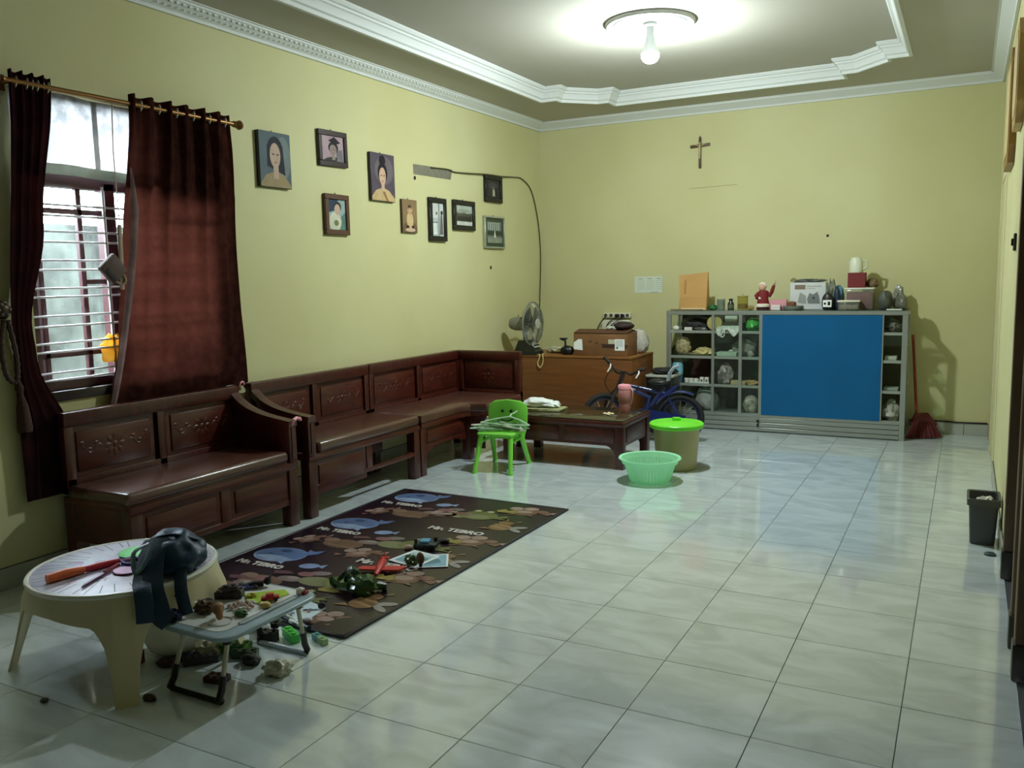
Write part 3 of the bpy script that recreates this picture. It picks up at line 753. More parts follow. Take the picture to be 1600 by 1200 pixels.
seat = [(BXB + .004, y0 + .004), (BXF + .012, y0 + .004), (BXF + .012, CYF - .16), (BXF + .05, CYF - .075), (CX1 + .01, CYF - .045), (CX1 + .01, y1 - .05), (BXB + .004, y1 - .05)]
b = MB(); b.prism([(x, y, .355) for x, y in seat], (0, 0, .033)); build('seat_board', b, m_wood, t, smooth=0)
b = MB(); rings = []
ctr = Vector((-3.5, 2.4))
for d, z in ((.02, .386), (.004, .392), (0, .402), (0, .434), (.004, .446), (.022, .455)):
    rings.append([tuple((Vector(q) - (Vector(q) - ctr).normalized() * d)) + (z,) for q in seat])
b.loft(rings); build('seat_cushion', b, m_vinyl, t)
b = MB(); b.span((BXF - .02, y0, .345), (BXF + .008, CYF - .14, .378), .006); b.span((BXF - .016, y0 + .05, .205), (BXF, CYF - .14, .225), .004)
b.span((BXF, CYF - .06, .33), (CX1, CYF - .03, .378), .005)
build('apron_rail', b, m_wood, t)
apron_panel(t, y0 + .06, CYF - .06, .20, .35)
P = [(BXF - .016, y0 + .05, .21), (BXF - .016, y0 + .05, .13)] + [(BXF - .016, y0 + .07 + k * .05, .15 + .05 * math.sin(min(1, k / 4) * PI / 2)) for k in range(9)] + [(BXF - .016, CYF - .06, .16), (BXF - .016, CYF - .06, .21)]
build('arched_bracket', MB().prism(P, (.014, 0, 0)), m_wood, t, smooth=0)
b = MB(); b.span((BXF, CYF - .055, .10), (CX1 - .01, CYF - .04, .34)); build('side_apron', b, m_wood, t)
for x, y in ((BXF - .03, y0 + .037), (BX0 + .036, y0 + .037), (BX0 + .036, y1 - .05)): leg(t, x, y, .36, .034, 1 if x > -3.5 else 0)
b = MB(); b.span((BXF - .04, CYF - .06, 0), (BXF + .03, CYF + .01, .36), .004); build('leg', b, m_wood2, t)

# pink hooks at the arm of the first bench
for k, (p, lab) in enumerate((((BXF + .012, .425, .612), 'pink hook clipped on the front end of the first bench arm'), ((BX0 + .05, .455, .806), 'pink bit clipped at the back end of the first bench arm'))):
    b = MB(); s = 1.5 if k == 0 else .8
    b.tube([(p[0] - .02, p[1], p[2] - .015), (p[0] + .006, p[1] - .022 * s, p[2] - .005), (p[0] + .01, p[1] - .014 * s, p[2] + .016), (p[0] + .006, p[1] + .01, p[2] + .022), (p[0] + .004, p[1] + .026 * s, p[2] + .014), (p[0] + .008, p[1] + .024 * s, p[2] + .002)], .0075 * s, 8)
    tag(build('hook', b, m_pink, origin=p), lab, 'hook', 'pink hooks on the bench arm')

# ------------------------------------------------------------------ coffee table
ct = thing('coffee_table', 'low dark wooden coffee table with a greenish glass top', 'coffee table', (-2.54, 2.78, 0))
X0, X1, Y0, Y1, ZT = -3.05, -2.035, 2.475, 3.09, .365
b = MB(); b.span((X0, Y0, .318), (X1, Y1, .354), .008); build('table_top', b, m_wood, ct)
m_gt = M('greenish_glass_top', (58, 52, 34), .08, spec=.6)
b = MB(); b.span((X0 + .012, Y0 + .012, .354), (X1 - .012, Y1 - .012, ZT), .002); build('glass_top', b, m_gt, ct)
for (a, c) in (((X0 + .03, Y0 + .02), (X1 - .03, Y0 + .035)), ((X0 + .03, Y1 - .035), (X1 - .03, Y1 - .02))): build('apron', MB().span((a[0], a[1], .172), (c[0], c[1], .318)), m_wood, ct)
for k in range(2):
    xa = X0 + .08 + k * .45; b = MB(); b.span((xa, Y0 + .012, .195), (xa + .405, Y0 + .022, .30), .007); build('apron_panel', b, m_wood, ct)
for xa in (X1 - .035, X0 + .02): build('side_apron', MB().span((xa, Y0 + .03, .165), (xa + .015, Y1 - .03, .318)), m_wood, ct)
b = MB(); b.span((X1 - .022, Y0 + .10, .19), (X1 - .012, Y1 - .10, .30), .007); build('side_panel', b, m_wood, ct)
for x, sx in ((X0 + .04, 1), (X1 - .04, -1)):
    for y in (Y0 + .04, Y1 - .04):
        b = MB(); b.span((x - .032, y - .032, 0), (x + .032, y + .032, .318), .004)
        P = [(x + sx * .03, y, .18), (x + sx * .12, y, .175), (x + sx * .085, y, .16), (x + sx * .055, y, .135), (x + sx * .03, y, .09)]
        b.prism([(q[0], q[1] - .01, q[2]) for q in P], (0, .02, 0))
        build('leg', b, m_wood2, ct)

# things on the coffee table
m_bagw = M('white_plastic_bag', (228, 234, 232), .45, bump=(18, .6))
b = MB(); b.box((-2.84, 2.79, ZT + .006), (.36, .20, .012), .1, .004); b.box((-2.81, 2.78, ZT + .016), (.31, .17, .008), .16, .003)
tag(build('folded_cloth', b, M('patterned_cloth', (196, 190, 140), .8, vary=(60, .5), rgb2=(110, 120, 80)), origin=(-2.84, 2.79, ZT)), 'small patterned folded cloth under the white bag', 'cloth')
b = MB(); b.lump((-2.88, 2.80, ZT + .021), (.25, .17, .075), 3, .16, 2.2); b.lump((-2.76, 2.80, ZT + .021), (.14, .12, .05), 5, .16, 2.2)
tag(build('plastic_bag', b, m_bagw, origin=(-2.86, 2.8, ZT + .02)), 'crumpled white plastic bag lying on the left part of the coffee table', 'bag')
tm = thing('tumbler', 'pink lidded drinking tumbler with a strap on the coffee table', 'tumbler', (-2.185, 2.90, ZT))
build('body', MB().lathe([(.0, 0), (.040, 0), (.043, .006), (.043, .075), (.047, .08), (.050, .175), (.047, .18), (.0, .18)], (-2.185, 2.90, ZT), 24), M('pink_tumbler', (196, 128, 132), .4, vary=(7, .1)), tm)
build('lid', MB().lathe([(.0, .18), (.051, .18), (.052, .205), (.046, .214), (.0, .214)], (-2.185, 2.90, ZT), 24), M('pink_lid', (232, 152, 166), .4), tm)
build('strap', MB().tube([(-2.137, 2.90, ZT + .195), (-2.11, 2.88, ZT + .17), (-2.118, 2.89, ZT + .10), (-2.136, 2.9, ZT + .06)], .006, 6), M('pink_strap', (216, 150, 158), .5), tm)
for k, (x, y) in enumerate(((-2.285, 2.735), (-2.245, 2.70), (-2.225, 2.735), (-2.26, 2.76))):
    tag(build('biscuit', MB().lump((x, y, ZT), (.034, .026, .016), k, .1, 2, 2), M('biscuit_cream', (220, 206, 160), .8), origin=(x, y, ZT)), 'small pale biscuit crumb lying on the glass top near the tumbler', 'biscuit', 'biscuits on the coffee table')

# ------------------------------------------------------------------ green child's chair with hangers
chr_ = thing('child_chair', "small green plastic child's chair with a round-cornered back, hangers on its seat", 'chair', (-2.905, 2.22, 0), .14)
m_gr = M('lime_plastic', (122, 206, 72), .42)
b = MB(); rings = []
for d, z in ((.012, .268), (0, .274), (0, .284), (.012, .290)): rings.append([(x, y, z) for x, y in rrect(0, -.03, .30 - d, .27 - d, .05)])
b.loft(rings); build('seat', b, m_gr, chr_, local=True)
def bshape(u, v):
    return (u, v)
b = MB(); P = [(-.13, .20), (-.155, .30), (-.158, .42), (-.15, .465), (-.10, .492), (0, .502), (.10, .492), (.15, .465), (.158, .42), (.155, .30), (.13, .20)]
rings = []
for k, (dy, s) in enumerate(((-.010, .97), (-.006, 1), (.006, 1), (.010, .97))): rings.append([(x * s, .125 + dy + .03 * (z - .3) * 2 + .25 * x * x, .35 + (z - .35) * s) for x, z in P])
b.loft(rings); bk = build('backrest', b, m_gr, chr_, local=True)
b = MB(); b.cyl((-.035, .108, .415), (-.035, .117, .415), .012, None, 12); b.cyl((.035, .108, .415), (.035, .117, .415), .012, None, 12)
b.tube([(-.06, .112, .365), (-.03, .105, .347), (0, .103, .342), (.03, .105, .347), (.06, .112, .365)], .007, 6)
build('cut_out_face', b, M('deep_green_hole', (18, 58, 16), .7), bk, local=True)
for sx in (-1, 1):
    for y0_, y1_ in ((-.13, -.215), (.085, .21)):
        b = MB(); b.tube([(sx * .115, y0_, .27), (sx * .128, (y0_ + y1_) / 2, .13), (sx * .14, y1_, .01)], [.021, .019, .016], 8); b.cyl((sx * .14, y1_, 0), (sx * .14, y1_, .014), .02, None, 10)
        build('leg', b, m_gr, chr_, local=True)
b = MB(); b.tube([(-.118, .1, .22), (-.118, -.14, .22)], .012, 6); b.tube([(.118, .1, .22), (.118, -.14, .22)], .012, 6); build('side_rail', b, m_gr, chr_, local=True)
hang_cols = [((214, 218, 196), 'cream'), ((96, 128, 92), 'grey green'), ((176, 206, 176), 'pale green'), ((60, 84, 66), 'dark green'), ((206, 214, 204), 'white')]
def hanger_mb(o, yaw, s=1.0, up=0.0):
    """flat plastic coat hanger lying down; up tilts it upright about its bar"""
    mb = MB(); Rz = Matrix.Rotation(yaw, 4, 'Z') @ Matrix.Rotation(up, 4, 'X')
    T = lambda x, y, z=0: tuple(Vector(o) + Rz @ Vector((x * s, y * s, z * s)))
    mb.tube([T(-.20, 0), T(0, -.012), T(.20, 0)], .006, 6); mb.tube([T(-.20, 0), T(-.10, .06), T(0, .10), T(.10, .06), T(.20, 0)], .0065, 6)
    mb.tube([T(0, .10), T(0, .135), T(.02, .155), T(.03, .185), T(.008, .205), T(-.022, .195), T(-.026, .178)], .0055, 6)
    return mb
for k in range(8):
    c, nm = hang_cols[k % 5]
    o_ = (-2.895 + .035 * math.sin(k * 2.1), 2.175 + .02 * math.cos(k * 1.7), .299 + .0062 * k)
    yaw = .1 + .5 * math.sin(k * 1.3) if k < 7 else .05
    ob = build('clothes_hanger', hanger_mb(o_, yaw, .95 if k < 7 else 1.0, .0 if k < 7 else .42), M('hanger_plastic', c, .45), origin=o_)
    tag(ob, 'cream coat hanger tilted upright on top of the hanger pile' if k == 7 else ['lowest', 'second', 'third', 'fourth', 'fifth', 'sixth', 'seventh'][k] + ' %s coat hanger up in the flat pile on the green chair' % nm, 'hanger', "hangers on the child's chair")

# ------------------------------------------------------------------ bin, basket
bn = thing('lidded_bin', 'round beige plastic bin with a bright green lid beside the coffee table', 'bin', (-1.715, 2.72, 0))
b = MB(); b.lathe([(.0, 0), (.138, 0), (.145, .006), (.168, .30), (.176, .318), (.172, .322), (.0, .322)], (-1.715, 2.72, 0), 48); build('body', b, M('beige_bin', (150, 142, 92), .38, vary=(5, .12)), bn)
m_lid = M('bright_green_lid', (106, 214, 44), .38)
b = MB(); b.lathe([(.190, .306), (.198, .312), (.198, .334), (.190, .342), (.170, .345), (.158, .339), (.14, .344), (.06, .354), (.0, .356)], (-1.715, 2.72, 0), 56); ld = build('lid', b, m_lid, bn)
b = MB(); b.box((-1.715, 2.72, .366), (.062, .03, .026), .3, .008); build('knob', b, m_lid, ld)
bs = thing('plastic_basket', 'pale green round plastic basket with slotted sides in front of the bin', 'basket', (-1.765, 2.265, 0))
m_bask = cloth_mat('pale_green_plastic', (186, 238, 204), .42, (196, 244, 212), 3)
b = MB(); R0, R1, H = .138, .192, .165
b.lathe([(.0, .004), (R0 - .004, .004), (R0, .012), (R0 + .003, .02)], (-1.765, 2.265, 0), 48); build('base', b, m_bask, bs)
b = MB(); n = 44
for k in range(n):
    a = 2 * PI * k / n; d = .5 * 2 * PI / n * .88
    rr = lambda z: R0 + (R1 - R0) * (z / H)
    P = []
    for z in (.015, .135):
        P.append([(-1.765 + rr(z) * math.cos(a + q * d), 2.265 + rr(z) * math.sin(a + q * d), z) for q in (-1, 1)])
    b.prism([P[0][0], P[0][1], P[1][1], P[1][0]], (-.003 * math.cos(a), -.003 * math.sin(a), 0))
sl = build('slotted_wall', b, m_bask, bs); sl['kind'] = 'stuff'
b = MB()
for z in (.05, .09):
    b.tube([(-1.765 + (R0 + (R1 - R0) * z / H - .002) * math.cos(2 * PI * k / 40), 2.265 + (R0 + (R1 - R0) * z / H - .002) * math.sin(2 * PI * k / 40), z) for k in range(41)], .002, 5)
build('hoop', b, m_bask, bs)
b = MB(); b.lathe([(R1 - .012, .128), (R1 - .002, .15), (R1 + .002, .163), (R1 + .020, .168), (R1 + .024, .160), (R1 + .018, .158), (R1 + .006, .155), (R1 + .0, .128), (R1 - .012, .128)], (-1.765, 2.265, 0), 56, cap=False)
build('rim', b, m_bask, bs)

# ------------------------------------------------------------------ printed play mat
mt = thing('floor_mat', 'dark maroon play mat printed with cartoon animals on the tiles before the benches', 'mat', (-2.6, .3, 0))
m_mat = M('mat_vinyl', (44, 22, 38), .27, vary=(1.6, .35), rgb2=(28, 20, 32))
MX0, MX1, MY0, MY1 = -3.20, -1.995, -.76, 1.335
def mat_xy(u, v):
    """slight skew of the mat on the floor"""
    return (MX0 + (MX1 - MX0) * u + .03 * (1 - v) * (.5 - u) + .02 * v * u, MY0 + (MY1 - MY0) * v + .03 * (1 - u) * v)
b = MB()
b.grid(lambda u, v: (*mat_xy(u, v), .0075 + (.010 * max(0, u - .8) * 5 * max(0, .12 - v) / .12)), 24, 30)
base = build('mat_surface', b, m_mat, mt)
b = MB(); N = 12
ring_ = [mat_xy(u, v) for u, v in [(i / N, 0) for i in range(N)] + [(1, i / N) for i in range(N)] + [(1 - i / N, 1) for i in range(N)] + [(0, 1 - i / N) for i in range(N)]]
pts3 = [(x, y, .005 + (.010 if (x > -2.2 and y < -.55) else 0) * .5) for x, y in ring_]; pts3.append(pts3[0])
b.tube(pts3, .006, 8, flat=(.010, .005)); build('binding', b, M('navy_binding', (22, 20, 44), .35), mt)
ZP = .0085
PR = {}
def pm(rgb):
    if rgb not in PR: PR[rgb] = M('mat_print', rgb, .36, vary=(22, .22))
    return PR[rgb]
def motif(layers, cx_, cy_, s=1.0, rot=0.0):
    mb = MB(); mats = []
    for k, (rgb, poly) in enumerate(layers):
        m_ = pm(rgb)
        if m_ not in mats: mats.append(m_)
        mb.mi = mats.index(m_); q = []
        for x, y in poly:
            q.append((cx_ + s * (x * math.cos(rot) - y * math.sin(rot)), cy_ + s * (x * math.sin(rot) + y * math.cos(rot)), ZP + .00025 * k))
        mb.face(q)
    return mb, mats
def whale():
    blue, lt, dk = (88, 112, 158), (150, 170, 204), (52, 66, 104)
    return [(lt, ell(0, 0, .152, .108, 24)), (blue, ell(0, .004, .145, .100, 24)), (lt, [(-.13, -.05), (0, -.10), (.12, -.055), (.02, -.02), (-.06, -.02)]), (blue, [(.10, -.01), (.19, .06), (.20, .12), (.15, .09), (.11, .11), (.12, .06)]), (dk, ell(.0, .055, .035, .022, 10)), (dk, ell(-.06, .0, .014, .014, 8)), (lt, ell(-.03, -.055, .03, .018, 10)), (lt, [(.05, -.10), (.10, -.13), (.09, -.07)])]
def frog():
    g, l_, d = (98, 104, 56), (120, 122, 88), (60, 66, 34)
    return [(l_, ell(-.13, -.03, .10, .055, 16)), (g, ell(0, 0, .115, .082, 20)), (l_, ell(0, -.025, .08, .04, 14)), (g, ell(-.045, .08, .03, .028, 12)), (g, ell(.035, .08, .03, .028, 12)), ((220, 222, 190), ell(-.045, .083, .016, .015, 10)), ((220, 222, 190), ell(.035, .083, .016, .015, 10)), (d, ell(-.045, .083, .007, .008, 8)), (d, ell(.035, .083, .007, .008, 8)), (g, [(.10, .0), (.19, .05), (.16, .02), (.20, .0), (.15, -.015), (.19, -.04), (.10, -.04)]), ((140, 128, 62), [(.05, .13), (.09, .17), (.12, .14), (.155, .175), (.17, .13), (.21, .12), (.16, .10), (.07, .10)])]
def crab():
    r, l_ = (118, 84, 72), (158, 134, 124)
    return [(r, ell(0, -.02, .085, .06, 18)), (l_, ell(-.07, .05, .045, .034, 12)), (l_, ell(.02, .065, .05, .034, 12)), (r, ell(.10, .02, .05, .03, 12)), (l_, ell(.0, -.01, .05, .03, 12)), (r, [(.10, -.02), (.16, -.05), (.18, -.02), (.15, .0)]), (r, [(-.10, -.03), (-.16, .0), (-.15, -.06)]), (l_, [(.15, .0), (.2, .02), (.19, -.02)]), (r, [(-.05, -.06), (-.09, -.10), (-.03, -.08)]), (r, [(.05, -.06), (.09, -.10), (.03, -.08)])]
def bee():
    y, l_, w_ = (126, 92, 58), (158, 128, 92), (150, 144, 142)
    return [(y, ell(-.02, -.02, .07, .06, 16)), (l_, [(-.085, -.03), (.04, -.05), (.045, -.03), (-.085, -.01)]), (l_, [(-.085, .01), (.04, .0), (.04, .018), (-.08, .03)]), (w_, ell(.085, .02, .05, .022, 12, rot=.5)), (w_, ell(.09, -.035, .05, .02, 12, rot=-.4)), (y, ell(-.03, .06, .05, .035, 14)), (l_, [(-.05, .09), (-.07, .13), (-.05, .13)]), (l_, [(.0, .09), (.03, .13), (.04, .12)]), (y, [(-.09, -.06), (-.13, -.10), (-.05, -.08)])]
def shell():
    a, l_ = (104, 76, 60), (130, 106, 88)
    return [(a, ell(0, 0, .125, .07, 18)), (l_, ell(-.10, .04, .05, .035, 12)), (l_, [(-.11, -.03), (.10, -.06), (.11, -.045), (-.10, -.01)]), ((120, 104, 102), ell(.12, .07, .07, .035, 14)), ((150, 136, 132), ell(.13, .085, .035, .02, 10)), ((94, 60, 66), [(.0, .10), (.10, .13), (.05, .16), (-.03, .14)]), ((130, 86, 92), ell(.16, .15, .05, .03, 12))]
def small_fish():
    return [((128, 146, 184), ell(0, 0, .055, .036, 14)), ((128, 146, 184), [(.04, 0), (.09, .03), (.08, -.03)]), ((120, 108, 108), ell(.10, -.10, .06, .03, 12))]
rows = [(1.19, 0), (.55, 1), (-.07, 2)]
for y, k in rows:
    for fn, x, dy, s, r in ((whale, -2.985, 0, 1.0, .1), (frog, -2.40, -.20, 1.05, .05), (crab, -2.185, -.015, 1.0, .1), (bee, -2.145, -.345, 1.0, -.1), (shell, -2.80, -.34, 1.0, .05), (small_fish, -2.72, -.08, 1.0, .3)):
        mb, ms = motif(fn(), x, y + dy, s, r)
        build('printed_animal', mb, ms, mt, smooth=0)
# lower edge: half repeat
for fn, x, y, s, r in ((crab, -2.20, -.64, .8, .2), (frog, -2.5, -.50, .9, .1), (shell, -2.95, -.55, 1, .1), (crab, -2.62, .12, .8, .4), (crab, -2.60, .95, .8, .3), (crab, -3.03, .20, .7, .9), (crab, -3.02, .83, .7, .9)):
    mb, ms = motif(fn(), x, y, s, r); build('printed_animal', mb, ms, mt, smooth=0)
m_let = pm((206, 200, 196))
for x, y, sz, txt in ((-2.36, .66, .075, 'Mr. TEBRO'), (-2.37, .02, .075, 'Mr. TEBRO'), (-2.98, 1.015, .062, 'Mr. TEBRO'), (-2.97, .385, .062, 'Mr. TEBRO'), (-2.97, -.235, .062, 'Mr. TEBRO')):
    raw = text_mb(txt, sz, lambda a, c: (x + a, y + c * 1.0, ZP + .0022), bold=.004)
    build('printed_lettering', add_raw(MB(), raw), m_let, mt, smooth=0)

# ------------------------------------------------------------------ round child's table
TX, TY, TH, TR = -2.650, -1.245, .37, .332
rt = thing('child_table', "round cream plastic child's table with a printed top", 'table', (TX, TY, 0))
b = MB(); b.lathe([(.0, TH - .02), (TR - .012, TH - .02), (TR, TH - .016), (TR + .004, TH - .006), (TR, TH + .001), (TR - .008, TH + .002), (TR - .013, TH - .002), (.0, TH - .002)], (TX, TY, 0), 72)
build('table_top', b, M('white_plastic_rim', (224, 224, 212), .4), rt)
b = MB(); b.lathe([(.0, TH - .003), (TR - .014, TH - .003), (TR - .015, TH - .0005), (.0, TH - .0005)], (TX, TY, 0), 72)
sheet = build('printed_sheet', b, M('glossy_print', (232, 238, 246), .26, spec=1.0, coat=1.0, vary=(4, .10), rgb2=(196, 190, 214)), rt)
dood = M('doodle_ink', (52, 52, 66), .4); doodc = M('doodle_colour', (150, 110, 150), .4, vary=(9, .5), rgb2=(110, 160, 150))
b = MB(); b2 = MB(); rnd = random.Random(5); z = TH + .0004
for k in range(40):
    a = 2 * PI * k / 40 + rnd.uniform(-.04, .04); r0 = rnd.uniform(.17, .235); r1 = TR - .022
    w_ = .0022; n_ = Vector((-math.sin(a), math.cos(a))) * w_
    p0 = Vector((TX + r0 * math.cos(a), TY + r0 * math.sin(a))); p1 = Vector((TX + r1 * math.cos(a + .05), TY + r1 * math.sin(a + .05)))
    b.face([(*(p0 - n_), z), (*(p1 - n_), z), (*(p1 + n_), z), (*(p0 + n_), z)])
def outline(mb, cx_, cy_, r, petals):
    P = []; Q = []
    for q in range(24):
        a = 2 * PI * q / 24; rr = r * (1 + .28 * math.cos(petals * a))
        P.append((cx_ + rr * math.cos(a), cy_ + rr * math.sin(a))); Q.append((cx_ + rr * .72 * math.cos(a), cy_ + rr * .72 * math.sin(a)))
    for q in range(24):
        k = (q + 1) % 24; mb.face([(*P[q], z), (*P[k], z), (*Q[k], z), (*Q[q], z)])
for k in range(16):
    a = k * 2.399; r = .03 + .17 * math.sqrt(k / 16); outline(b if k % 3 else b2, TX + r * math.cos(a), TY + r * math.sin(a), rnd.uniform(.015, .023), 5)
for k in range(9):
    a = k * .7; r = .10 + .1 * (k % 2); q = ell(TX + r * math.cos(a), TY + r * math.sin(a), .034, .022, 14, rot=a)
    b2.face([(x, y, z - .0002) for x, y in q])
build('line_drawing', b, dood, sheet, smooth=0); build('coloured_drawing', b2, doodc, sheet, smooth=0)
LEGA = [math.radians(q) for q in (217, 320, 395, 488)]
def skirt_leg(k):
    mb = MB(); c0 = LEGA[k]; n = 33
    lo = (LEGA[k - 1] - (2 * PI if k == 0 else 0) + c0) / 2; hi = (c0 + (LEGA[(k + 1) % 4] + (2 * PI if k == 3 else 0))) / 2
    hw, ar = math.radians(5.2), math.radians(19)
    def ring(th):
        d = abs(th - c0)
        if d < hw: zl = 0.0
        elif d < ar: q = (d - hw) / (ar - hw); zl = .258 * math.sqrt(max(0, 1 - (1 - q) ** 2))
        else: zl = .258 + .025 * min(1, (d - ar) / (PI / 4 - ar))
        pts = []
        for i in range(9):
            zz = TH - .012 + (zl - TH + .012) * i / 8
            f = 1 - zz / TH
            lw = max(0, min(1, (ar - d) / (ar - hw)))
            pts.append((TR - .004 + .010 * f + .026 * lw * min(1, f * 4) + 0.065 * f ** 1.8, zz))
        return pts
    outer = []; inner = []
    ths = sorted(set([lo + (hi - lo) * i / (n - 1) for i in range(n)] + [c0 - hw, c0 + hw, c0 - hw - .004, c0 + hw + .004]))
    for th in ths:
        pr_ = ring(th)
        outer.append([(TX + r * math.cos(th), TY + r * math.sin(th), z_) for r, z_ in pr_])
        inner.append([(TX + (r - .007) * math.cos(th), TY + (r - .007) * math.sin(th), z_) for r, z_ in pr_][::-1])
    mb.loft([o_ + i_ for o_, i_ in zip(outer, inner)], True, True)
    return mb
for k in range(4): build('leg', skirt_leg(k), m_cream, rt)
b = MB(); th = math.radians(-8)
b.cyl((TX + .318 * math.cos(th), TY + .318 * math.sin(th), .318), (TX + .334 * math.cos(th), TY + .334 * math.sin(th), .316), .007, None, 10); build('screw', b, M('screw_dark', (96, 92, 84), .5), rt)

# things on the round table
m_teal = M('teal_nylon', (22, 58, 88), .5, vary=(8, .25), bump=(24, .35))
m_teal2 = M('teal_strap', (22, 50, 74), .6, bump=(80, .2))
bp_ = thing('backpack', "small dark teal child's backpack with straps hanging over the round table edge", 'backpack', (-2.43, -1.20, TH))
b = MB(); b.lump((-2.435, -1.195, TH + .003), (.26, .22, .14), 11, .13, 2.2, 4); build('body', b, m_teal, bp_)
b = MB(); b.tube(spline([(-2.50, -1.25, TH + .08), (-2.46, -1.26, TH + .125), (-2.40, -1.22, TH + .140), (-2.355, -1.15, TH + .105)], 5), .008, 8, flat=(.012, .006)); build('zip_seam', b, m_teal2, bp_)
def strap(pts, w_=.02): 
    b = MB(); b.tube(spline(pts, 6), .01, 8, flat=(w_, .005)); return build('strap', b, m_teal2, bp_)
strap([(-2.47, -1.25, TH + .12), (-2.44, -1.30, TH + .09), (-2.39, -1.375, TH + .025), (-2.335, -1.418, TH + .008), (-2.312, -1.432, TH - .04), (-2.308, -1.436, TH - .10)], .030)
strap([(-2.42, -1.26, TH + .135), (-2.39, -1.315, TH + .09), (-2.335, -1.375, TH + .01), (-2.292, -1.395, TH - .05), (-2.278, -1.395, TH - .085), (-2.262, -1.378, TH - .110)], .036)
strap([(-2.36, -1.21, TH + .09), (-2.33, -1.255, TH + .04), (-2.290, -1.295, TH - .02), (-2.262, -1.31, TH - .07), (-2.25, -1.31, TH - .106)], .022)
b = MB(); b.tube(spline([(-2.45, -1.285, TH + .12), (-2.46, -1.345, TH + .10), (-2.42, -1.375, TH + .045), (-2.395, -1.36, TH + .07), (-2.40, -1.32, TH + .12)], 6), .008, 8, flat=(.012, .004)); build('grab_loop', b, M('teal_loop', (86, 116, 132), .45), bp_)
b = MB(); b.lathe([(.0, 0), (.066, 0), (.080, .006), (.082, .010), (.064, .006), (.0, .005)], (-2.70, -1.13, TH + .001), 32)
tag(build('plastic_plate', b, M('mint_green_plate', (104, 214, 120), .4), origin=(-2.70, -1.13, TH)), 'mint green plastic plate on the round table behind the backpack', 'plate')
tb = thing('toy_sword', 'orange and red tapered toy lying across the round table', 'toy', (-2.70, -1.38, TH))
b = MB(); b.tube([(-2.725, -1.505, TH + .016), (-2.715, -1.44, TH + .017), (-2.702, -1.375, TH + .014)], [.017, .019, .013], 10); build('handle', b, M('orange_plastic', (212, 98, 42), .4), tb)
b = MB(); b.tube([(-2.702, -1.375, TH + .014), (-2.692, -1.32, TH + .012), (-2.672, -1.25, TH + .012)], [.011, .014, .010], 10); build('blade', b, M('crimson_plastic', (190, 36, 52), .4), tb)
b = MB(); b.tube([(-2.672, -1.25, TH + .010), (-2.64, -1.19, TH + .010), (-2.62, -1.15, TH + .010)], [.007, .006, .004], 8); build('tip', b, M('rose_plastic', (170, 110, 104), .4), tb)
kn = thing('toy_knife', 'purple toy knife lying nearest the front of the round table', 'toy', (-2.60, -1.38, TH))
b = MB(); b.prism([(-2.558, -1.49, TH + .002), (-2.575, -1.47, TH + .002), (-2.625, -1.36, TH + .002), (-2.612, -1.35, TH + .002)], (0, 0, .008)); build('blade', b, M('plum_plastic', (92, 40, 82), .4), kn)
b = MB(); b.tube([(-2.618, -1.355, TH + .008), (-2.65, -1.27, TH + .008)], .0075, 8); build('handle', b, M('wine_plastic', (140, 40, 60), .4), kn)
b = MB(); b.lathe([(.0, 0), (.048, 0), (.05, .003), (.048, .006), (.0, .006)], (-2.572, -1.30, TH + .001), 28, 1, .8)
tag(build('toy_disc', b, M('pink_disc', (206, 122, 178), .4), origin=(-2.572, -1.30, TH)), 'flat pink disc on the round table in front of the purple ring', 'toy')
b = MB(); b.tube([(-2.622 + .045 * math.cos(a), -1.225 + .035 * math.sin(a), TH + .010) for a in [2 * PI * k / 24 for k in range(25)]], .0075, 8)
tag(build('toy_ring', b, M('violet_plastic', (70, 52, 140), .4), origin=(-2.622, -1.225, TH)), 'dark violet plastic ring on the round table beside the backpack', 'toy')

# ------------------------------------------------------------------ folding tray table and the toys on it
QX, QY, QZ = -2.145, -1.155, .25
tt = thing('folding_tray_table', 'small pale blue folding tray table with black jointed legs, covered in toys', 'table', (QX, QY, 0))
b = MB(); rings = []
for d, z in ((.012, QZ - .022), (0, QZ - .014), (0, QZ - .003), (.003, QZ), (.010, QZ + .001)): rings.append([(x, y, z) for x, y in rrect(QX, QY, .325 - 2 * d, .475 - 2 * d, .055, 7)])
b.loft(rings); build('tray_top', b, M('pale_blue_plastic', (150, 172, 182), .35, vary=(4, .08)), tt)
b = MB(); b.loft([[(x, y, QZ + .001 + k * .0012) for x, y in rrect(QX - .02, QY + .01, .25, .42, .04, 6)] for k in (0, 1)]); build('white_panel', b, M('white_tray_panel', (222, 226, 226), .3), tt)
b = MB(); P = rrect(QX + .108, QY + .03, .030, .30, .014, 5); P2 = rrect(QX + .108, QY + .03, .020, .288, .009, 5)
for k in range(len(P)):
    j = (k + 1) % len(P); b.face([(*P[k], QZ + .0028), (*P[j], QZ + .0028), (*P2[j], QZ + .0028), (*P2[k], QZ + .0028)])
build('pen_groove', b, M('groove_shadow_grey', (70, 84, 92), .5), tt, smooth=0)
b = MB(); b.tube([(-2.112 + .040 * math.cos(2 * PI * k / 24), -1.285 + .040 * math.sin(2 * PI * k / 24), QZ + .003) for k in range(25)], .004, 6); build('cup_ring', b, M('ring_white', (210, 216, 216), .35), tt)
m_tube = M('grey_steel_tube', (188, 186, 164), .35, .3)
